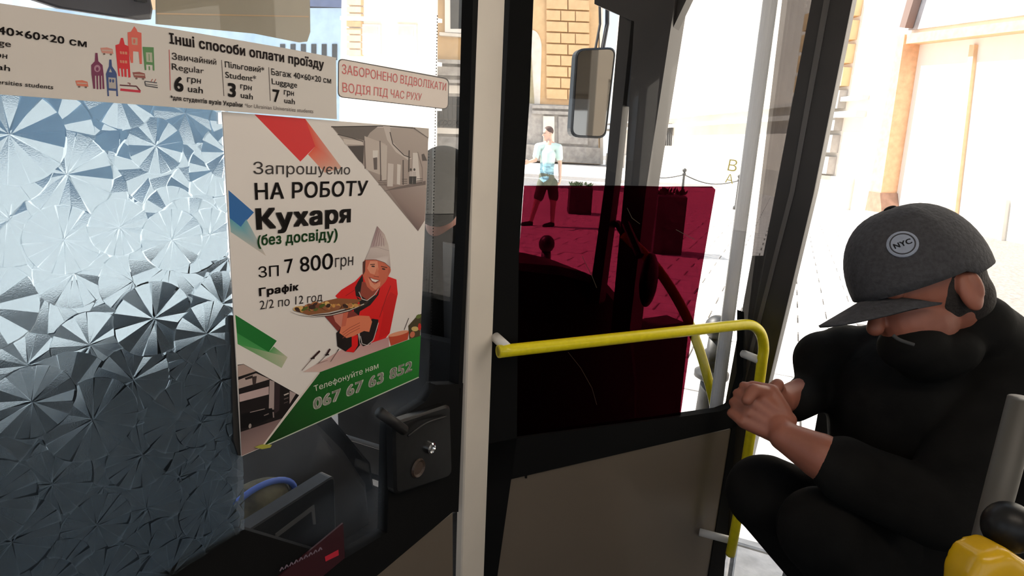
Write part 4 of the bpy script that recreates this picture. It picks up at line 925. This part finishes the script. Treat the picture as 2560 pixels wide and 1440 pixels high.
# ------------------------------------------------------------------ buildings
def block_rows(pl, pxl, pxr, ytop, ybot, n, m, parent, off0, off1, split=2):
    for k in range(n):
        ya = ytop + (ybot - ytop) * k / n; yb = ytop + (ybot - ytop) * (k + .88) / n; c = split + (k % 2)
        for j in range(c):
            xa = pxl + (pxr - pxl) * j / c; xb = pxl + (pxr - pxl) * (j + .96) / c; dr_ = (xa - pxl) * .04, (xb - pxl) * .04
            slab('stone_block', pl, [(xa - (ya) * .045 * 0, ya + dr_[0]), (xb, ya + dr_[1]), (xb, yb + dr_[1]), (xa, yb + dr_[0])], off0, off1, m, parent, bev=.04)
# A: ochre building straight ahead (in shade)
PA = Pl((0, 46, 0), (1, 0.02, 0))
bA = empty('building', PA.hit(1400, 410), 'ochre rusticated building with a grey stone base behind the standing man', 'building')
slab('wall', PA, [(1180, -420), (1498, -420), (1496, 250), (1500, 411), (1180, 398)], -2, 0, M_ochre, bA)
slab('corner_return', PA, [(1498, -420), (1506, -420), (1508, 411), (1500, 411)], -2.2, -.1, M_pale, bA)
block_rows(PA, 1366, 1476, -60, 250, 11, M_ochre, bA, 0, .28)
slab('plinth', PA, [(1300, 258), (1495, 266), (1497, 408), (1300, 399)], 0, .45, M_stone, bA)
for y_ in (262, 276): slab('cornice', PA, [(1330, y_), (1498, y_ + 6), (1498, y_ + 14), (1330, y_ + 8)], 0, .75, M_stone, bA)
slab('plinth_step', PA, [(1300, 360), (1500, 370), (1502, 410), (1300, 400)], .4, .9, M_stone, bA)
slab('stone_panel', PA, [(1358, 290), (1386, 291), (1386, 356), (1358, 355)], .45, .7, M_palest, bA); slab('stone_panel', PA, [(1396, 291), (1470, 294), (1470, 362), (1396, 358)], .45, .62, M_stone, bA)
# arched niche beside the pilaster
arch = [(1300, 400)] + [(1300, 90)] + [(1330 + 24 * math.sin(t), 120 - 45 * math.cos(t)) for t in [PI * k / 16 for k in range(9)]] + [(1350, 262), (1348, 400)]
slab('arched_niche', PA, arch, 0, .15, M_palest, bA)
slab('door_leaf', PA, [(1300, 130), (1328, 132), (1336, 262), (1332, 396), (1300, 394)], .15, .2, mat('olive_wood', (.32, .28, .18), .7, var=.1, scale=4), bA)
# C: strip seen between the hazy band and the post
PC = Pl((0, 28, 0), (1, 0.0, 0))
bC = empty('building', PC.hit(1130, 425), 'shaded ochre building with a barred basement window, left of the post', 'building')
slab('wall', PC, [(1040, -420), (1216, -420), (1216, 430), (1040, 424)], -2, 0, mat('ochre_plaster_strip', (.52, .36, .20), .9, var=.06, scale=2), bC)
wd_ = slab('window', PC, [(1112, -160), (1200, -160), (1200, 86), (1112, 80)], 0, .12, M_white, bC)
slab('pane', PC, [(1125, -160), (1164, -160), (1166, 72), (1126, 72)], .12, .13, M_pane, wd_); slab('pane', PC, [(1174, -160), (1196, -160), (1196, 74), (1176, 74)], .12, .13, M_pane, wd_)
slab('sill', PC, [(1098, 80), (1204, 88), (1204, 96), (1098, 88)], 0, .25, M_palest, bC)
slab('base', PC, [(1040, 148), (1216, 156), (1216, 428), (1040, 422)], 0, .15, M_stone, bC)
for y_, h_ in ((146, 10), (164, 22), (196, 8), (318, 14)): slab('cornice', PC, [(1050, y_), (1210, y_ + 6), (1210, y_ + 6 + h_), (1050, y_ + h_)], .15, .5 if h_ < 12 else .35, M_stone if y_ != 318 else M_palest, bC)
slab('band', PC, [(1050, 210), (1210, 216), (1210, 236), (1050, 231)], .15, .22, M_palest, bC)
gw = slab('window', PC, [(1092, 240), (1186, 243), (1183, 322), (1090, 316)], .15, .17, M_pane, bC)
for k in range(9): x = 1096 + k * 11; slab('bar', PC, [(x, 244), (x + 2, 244), (x + 2, 318), (x, 318)], .2, .24, M_iron, gw)
for y_ in (262, 296): slab('bar', PC, [(1092, y_), (1184, y_ + 2), (1184, y_ + 4.5), (1092, y_ + 2.5)], .18, .2, M_iron, gw)
for k in range(8):
    c = PC.hit(1101 + k * 11, 307, .26); MB().tube([c + UD * 0 + V((math.cos(t), 0, math.sin(t))) * .09 for t in [PI * 2 * j / 12 for j in range(13)]], .018, 6, False).mk('scroll', M_iron, gw)
slab('rough_base', PC, [(1050, 340), (1206, 344), (1206, 430), (1050, 424)], .15, .3, mat('rough_grey_render', (.26, .25, .24), .95, var=.4, scale=2, bump=.8), bC)
# D: facade set apart and turned to the sun to overexpose this band
PD = Pl((-8.8, 30, 0), (.6, -.8, 0))
bD = empty('building', PD.hit(960, 430), 'white facade set apart and turned sunward for the bright band between the fare banner and the post', 'building')
slab('wall', PD, [(862, -420), (1090, -420), (1086, 460), (846, 430)], -.1, 0, M_pale, bD)
for y_ in (262, 150, 40): slab('cornice', PD, [(850, y_), (1086, y_ + 4), (1086, y_ + 14), (850, y_ + 10)], 0, .3, M_pale, bD)
for k in range(9): slab('stone_block', PD, [(866, -20 + k * 18), (902, -19 + k * 18), (902, -5 + k * 18), (866, -6 + k * 18)], 0, .12, M_ochre, bD)
for x in (900, 990): 
    w_ = slab('window', PD, [(x, 60), (x + 50, 61), (x + 50, 138), (x, 137)], 0, .06, M_pale, bD); slab('pane', PD, [(x + 6, 66), (x + 44, 67), (x + 44, 132), (x + 6, 131)], .06, .07, M_palest, w_)
# far bluish building, upper left
PE_ = Pl((0, 60, 0), (1, -.1, 0))
bE = empty('building', PE_.hit(760, 380), 'pale blue far building between the blind and the white facade', 'building')
slab('wall', PE_, [(-400, 20), (858, 20), (858, 372), (-400, 330)], -4, 0, mat('pale_blue_wall', (.45, .60, .72), .8, var=.1, scale=1), bE)
slab('roof', PE_, [(740, -60), (862, -60), (862, 18), (740, 14)], -3, .2, mat('slate_blue_roof', (.12, .16, .28), .8, var=.15, scale=1), bE)
for k in range(6): slab('window', PE_, [(700 + k * 26, 110), (712 + k * 26, 110), (712 + k * 26, 150), (700 + k * 26, 150)], 0, .1, M_pane, bE)
slab('roof', PE_, [(330, -60), (400, -60), (400, 24), (330, 22)], -3, .2, M_ochre, bE)
# B: sunlit facade on the right, running towards the viewer
PBp = Pl((7.0, 48, 0), (2.6, -33, 0))
bB = empty('building', PBp.hit(1900, 470), 'sunlit white building with barred basement window, right of the dark pillars', 'building')
MB().box(PBp.at(0, 0, 0), PBp.d * 52, -PBp.n * 2, UP * 14).mk('wall', M_pale, bB)
def sB(name, pts, t0, t1, m, par=None): return slab(name, PBp, pts, t0, t1, m, par or bB)
MB().box(PBp.at(0, 2.55, 0), PBp.d * 31, PBp.n * .3, UP * .16).mk('cornice', M_palest, bB); MB().box(PBp.at(0, 3.0, 0), PBp.d * 31, PBp.n * .2, UP * .12).mk('cornice', M_palest, bB)
MB().box(PBp.at(0, 0, 0), PBp.d * 31, PBp.n * .12, UP * .9).mk('plinth', M_palest, bB)
gw = sB('window', [(1637, 308), (1681, 311), (1676, 365), (1633, 361)], .0, .06, M_stone)
for k in range(9): x = 1638 + k * 4.9; sB('bar', [(x, 309), (x + 1.8, 309), (x + .8, 364), (x - 1, 364)], .08, .12, M_iron, gw)
for k in range(8): MB().box(PBp.at(27.4, .95 + k * .62, 0), PBp.d * 2.6, PBp.n * .25, UP * .5).mk('stone_block', M_ochre if k > 3 else M_stone, bB)
dr_ = sB('portal', [(2240, 100), (2600, 52), (2600, 640), (2170, 530)], -.0, .03, M_pale)
sB('door_frame', [(2246, 88), (2262, 86), (2196, 524), (2164, 520)], .03, .45, M_wood, dr_)
sB('lintel', [(2240, 88), (2620, 42), (2620, 68), (2244, 112)], .03, .4, M_wood, dr_)
sB('mullion', [(2424, 112), (2436, 112), (2384, 560), (2366, 556)], .03, .12, mat('pale_orange_wood', (.75, .5, .3), .7, var=.1, scale=5), dr_)
sB('post_foot', [(2172, 478), (2200, 482), (2204, 532), (2162, 526)], .03, .5, mat('brown_stone_foot', (.35, .2, .14), .8, var=.2, scale=5), dr_)
sB('drainpipe', [(2284, -60), (2302, -60), (2262, 70), (2248, 68)], .1, .3, mat('brown_pipe', (.2, .14, .12), .6), dr_)
sB('transom', [(2300, -60), (2620, -60), (2620, 30), (2270, 76)], .03, .08, mat('grey_transom', (.42, .42, .44), .8, var=.3, scale=2), dr_)
sB('mullion', [(2510, 500), (2516, 500), (2490, 700), (2480, 698)], .03, .12, M_palest, dr_)

# ------------------------------------------------------------------ street furniture
def ground(px, py):
    r = ray(px, py); return CAM + r * (-CAM.z / r.z)
def bollard(c, h, label, r=.055):
    o = empty('bollard', c, label, 'bollard', 'turned iron bollards on the pavement'); k = h / .95
    MB().lathe(c, [(r * 1.7, 0), (r * 1.7, .05 * k), (r * 1.2, .09 * k), (r, .2 * k), (r * .8, .55 * k), (r * .75, .62 * k)], 20).mk('shaft', M_iron, o, smooth=True)
    MB().lathe(c + UP * .62 * k, [(r * .75, 0), (r * 1.3, .02 * k), (r * 1.3, .045 * k), (r * .7, .07 * k), (r * .7, .10 * k), (r * 1.15, .12 * k), (r * .6, .16 * k), (r * .55, .22 * k)], 20).mk('collar', M_iron, o, smooth=True)
    MB().ell(c + UP * (.89 * k), r * .95, r * .95, .06 * k).mk('ball', M_iron, o, smooth=True)
def gat(px, Z):
    c = W(px, 720, Z); return V((c.x, c.y, 0))
c = W(1796, 800, 2.5); bollard(V((c.x, c.y, 0)), c.z + .02, 'turned grey bollard nearest the cab door, beside the curved yellow rail')
c = W(1368, 588, 3.9); bollard(V((c.x, c.y, 0)), c.z, 'turned dark bollard seen through the red film, below the standing man')
cs = []
for px, top, lab in ((1712, 421, 'slim chain post on the far pavement above the red film'), (1580, 404, 'slim chain post further left, hidden partly by the dark pillar'), (1850, 436, 'slim chain post on the far pavement, behind the pale pole')):
    Z_ = 15.5; c = W(px, top, Z_); g = V((c.x, c.y, 0)); o = empty('chain_post', g, lab, 'post', 'chain posts on the far pavement')
    MB().lathe(g, [(.07, 0), (.07, .08), (.035, .12), (.03, c.z - .18), (.05, c.z - .15), (.03, c.z - .1)], 12).mk('shaft', M_iron, o, smooth=True)
    MB().ell(V((c.x, c.y, c.z - .05)), .055, .055, .055).mk('ball', M_iron, o, smooth=True); cs.append(V((c.x, c.y, c.z - .16)))
cs.sort(key=lambda q: q.x)
b = MB()
for a_, b_ in zip(cs, cs[1:]): b.tube([a_.lerp(b_, t / 12) - UP * (.16 * math.sin(PI * t / 12)) for t in range(13)], .014, 6)
b.mk('barrier_chain', M_iron, label='sagging iron chain between the far posts', cat='chain')
for (x0, x1, y0, y1, Z_, lab) in ((1424, 1480, 468, 504, 13, 'low dark box right of the standing man, behind the red film'), (1640, 1712, 490, 556, 8.5, 'square dark box behind the red film, right of the wide pillar')):
    g = W((x0 + x1) / 2, y1, Z_); hh = (y1 - y0) / FP * Z_; ww = (x1 - x0) / FP * Z_
    o = empty('dark_box', V((g.x, g.y, 0)), lab, 'dark_box'); z1_ = max(.3, g.z + hh)
    b = MB(); c_ = V((g.x - ww / 2, g.y, 0)); b.prism([c_, c_ + V((ww, 0, 0)), c_ + V((ww, ww, 0)), c_ + V((0, ww, 0))], UP * z1_, .02); b.mk('box', mat('dark_box_surface', (.07, .06, .055), .8, var=.3, scale=8), o)  # dark boxes with leaf blades on top
    b = MB(); rg = random.Random(4)
    for q in range(60):
        a = V((g.x + rg.uniform(-.45, .45) * ww, g.y + rg.uniform(.05, .95) * ww, z1_ - .01)); t = V((rg.uniform(-.06, .06), rg.uniform(-.06, .06), rg.uniform(.04, .12))); s_ = V((.02, .01, 0)); b.add([a, a + t * .6 + s_, a + t, a + t * .6 - s_], [(0, 1, 2, 3)])
    b.mk('leaves', mat('dull_green_leaf', (.05, .08, .03), .7), o, kind='stuff')

# ------------------------------------------------------------------ standing man outside
gm = ground(1372, 568); Zm = (gm - CAM).dot(F)
pm = empty('person', gm, 'person in a pale blue printed T-shirt and dark shorts standing on the street', 'person')
def Q(px, py, d=0): return W(px, py, Zm + d)
def S(n): return n / FP * Zm
hcx = Q(1370, 334); fx2 = (-R * .86 - F * .5 - U * .12).normalized(); fz2 = (UP * .98 + fx2 * .1); fz2 = (fz2 - fx2 * fz2.dot(fx2)).normalized(); fy2 = fz2.cross(fx2)
A4 = (fx2, fy2, fz2)
def H2(a, s, u): return hcx + fx2 * a + fy2 * s + fz2 * u
b = MB(); b.ell(H2(0, 0, .02), .098, .078, .105, A4); b.ell(H2(.025, 0, -.06), .065, .055, .07, A4); b.ell(H2(.05, 0, -.105), .035, .033, .027, A4); b.caps(H2(.095, 0, 0), H2(.115, 0, -.035), .009, .014); b.ell(H2(.088, 0, -.07), .014, .026, .008, A4)
for s in (1, -1): b.ell(H2(-.01, .078 * s, -.015), .018, .009, .032, A4)
nk = Q(1373, 357); b.caps(H2(-.02, 0, -.06), nk, .056, .062)
ch3 = Q(1370, 388); wa = Q(1367, 425); hp = Q(1366, 452)
b.caps(nk, ch3, .07, .115); b.caps(ch3, wa, .12, .105); b.caps(wa, hp, .105, .115)
shl, shr = Q(1345, 367), Q(1397, 369)
b.caps(shl, nk, .05, .055); b.caps(shr, nk, .05, .055)
ell_, wrl = Q(1338, 400, -.05), Q(1322, 405, -.25)
b.caps(shl, ell_, .048, .04); b.caps(ell_, wrl, .038, .026); hand(b, wrl, wrl + (wrl - ell_).normalized() * .06, -UP, (wrl - ell_), R, .95)
elr, wrr = Q(1400, 410, .05), Q(1400, 446, -.03); b.caps(shr, elr, .048, .038); b.caps(elr, wrr, .038, .026); hand(b, wrr, wrr - UP * .07, F, -UP, R, .95)
for (a_, k_, f_) in ((Q(1356, 456), Q(1342, 505), Q(1326, 562, .05)), (Q(1380, 456), Q(1383, 505), Q(1380, 562))):
    b.caps(a_, k_, .09, .058); f2 = V((f_.x, f_.y, .07)); b.caps(k_, f2, .056, .035); b.caps(f2 - UP * .02, f2 + fx2 * .13 - UP * .03, .036, .03)
b.remesh(.008, 3); b.mk('body', mat('light_skin', (.62, .38, .28), .55, var=.06, scale=12), pm, smooth=True)
b = MB(); b.caps(nk - UP * .05, ch3, .088, .135); b.caps(ch3, wa, .14, .128); b.caps(wa, hp + UP * .02, .13, .14); b.caps(shl, nk - UP * .03, .066, .065); b.caps(shr, nk - UP * .03, .066, .065)
b.caps(shl, shl.lerp(ell_, .72), .068, .062); b.caps(shr, shr.lerp(elr, .62), .068, .064); b.remesh(.009, 4)
def tee():
    m = bpy.data.materials.new('printed_tshirt'); m.use_nodes = True; t = m.node_tree; p_ = t.nodes['Principled BSDF']; p_.inputs['Roughness'].default_value = .85
    tc = t.nodes.new('ShaderNodeTexCoord'); sp = t.nodes.new('ShaderNodeSeparateXYZ'); n = t.nodes.new('ShaderNodeTexNoise'); n.inputs['Scale'].default_value = 5; n.inputs['Detail'].default_value = 8
    mp_ = t.nodes.new('ShaderNodeMapping'); mp_.inputs['Scale'].default_value = (1, 1, 3.2); t.links.new(tc.outputs['Object'], mp_.inputs[0]); t.links.new(mp_.outputs[0], n.inputs['Vector']); t.links.new(tc.outputs['Object'], sp.inputs[0])
    r1 = t.nodes.new('ShaderNodeValToRGB'); e = r1.color_ramp.elements; e[0].position = .42; e[0].color = (.08, .15, .20, 1); e[1].position = .58; e[1].color = (.30, .52, .58, 1); t.links.new(n.outputs[0], r1.inputs[0])
    r2 = t.nodes.new('ShaderNodeValToRGB'); r2.color_ramp.elements[0].position = .42; r2.color_ramp.elements[1].position = .46; t.links.new(sp.outputs['Z'], r2.inputs[0])
    mx = t.nodes.new('ShaderNodeMixRGB'); t.links.new(r2.outputs[0], mx.inputs[0]); t.links.new(r1.outputs[0], mx.inputs[1]); mx.inputs[2].default_value = (.55, .68, .62, 1); t.links.new(mx.outputs[0], p_.inputs[0]); return m
b.mk('tshirt', tee(), pm, smooth=True)
b = MB()
b.caps(Q(1366, 442), Q(1368, 452), .142, .142)
for (a_, k_) in ((Q(1357, 458), Q(1347, 492)), (Q(1380, 458), Q(1384, 492))): b.caps(a_, k_, .105, .092)
b.remesh(.010, 3); b.mk('shorts', mat('khaki_shorts', (.085, .09, .06), .85, var=.1, scale=10), pm, smooth=True)
b = MB(); b.ell(H2(-.012, 0, .045), .098, .083, .09, A4); b.remesh(.007, 2); b.mk('hair', mat('brown_hair', (.07, .035, .025), .8), pm, smooth=True)
b = MB()
for f_ in (Q(1326, 562, .05), Q(1380, 562)): f2 = V((f_.x, f_.y, .05)); b.caps(f2, f2 + fx2 * .17 - UP * .012, .05, .038)
b.remesh(.008, 2); b.mk('shoes', M_dark, pm, smooth=True)
b = MB(); b.tube([H2(.088, .034, .008), H2(.104, .0, .008), H2(.088, -.034, .008)], .005, 8); b.tube([H2(.088, .040, .008), H2(0, .082, .008)], .003, 6); b.mk('glasses', M_black, pm)
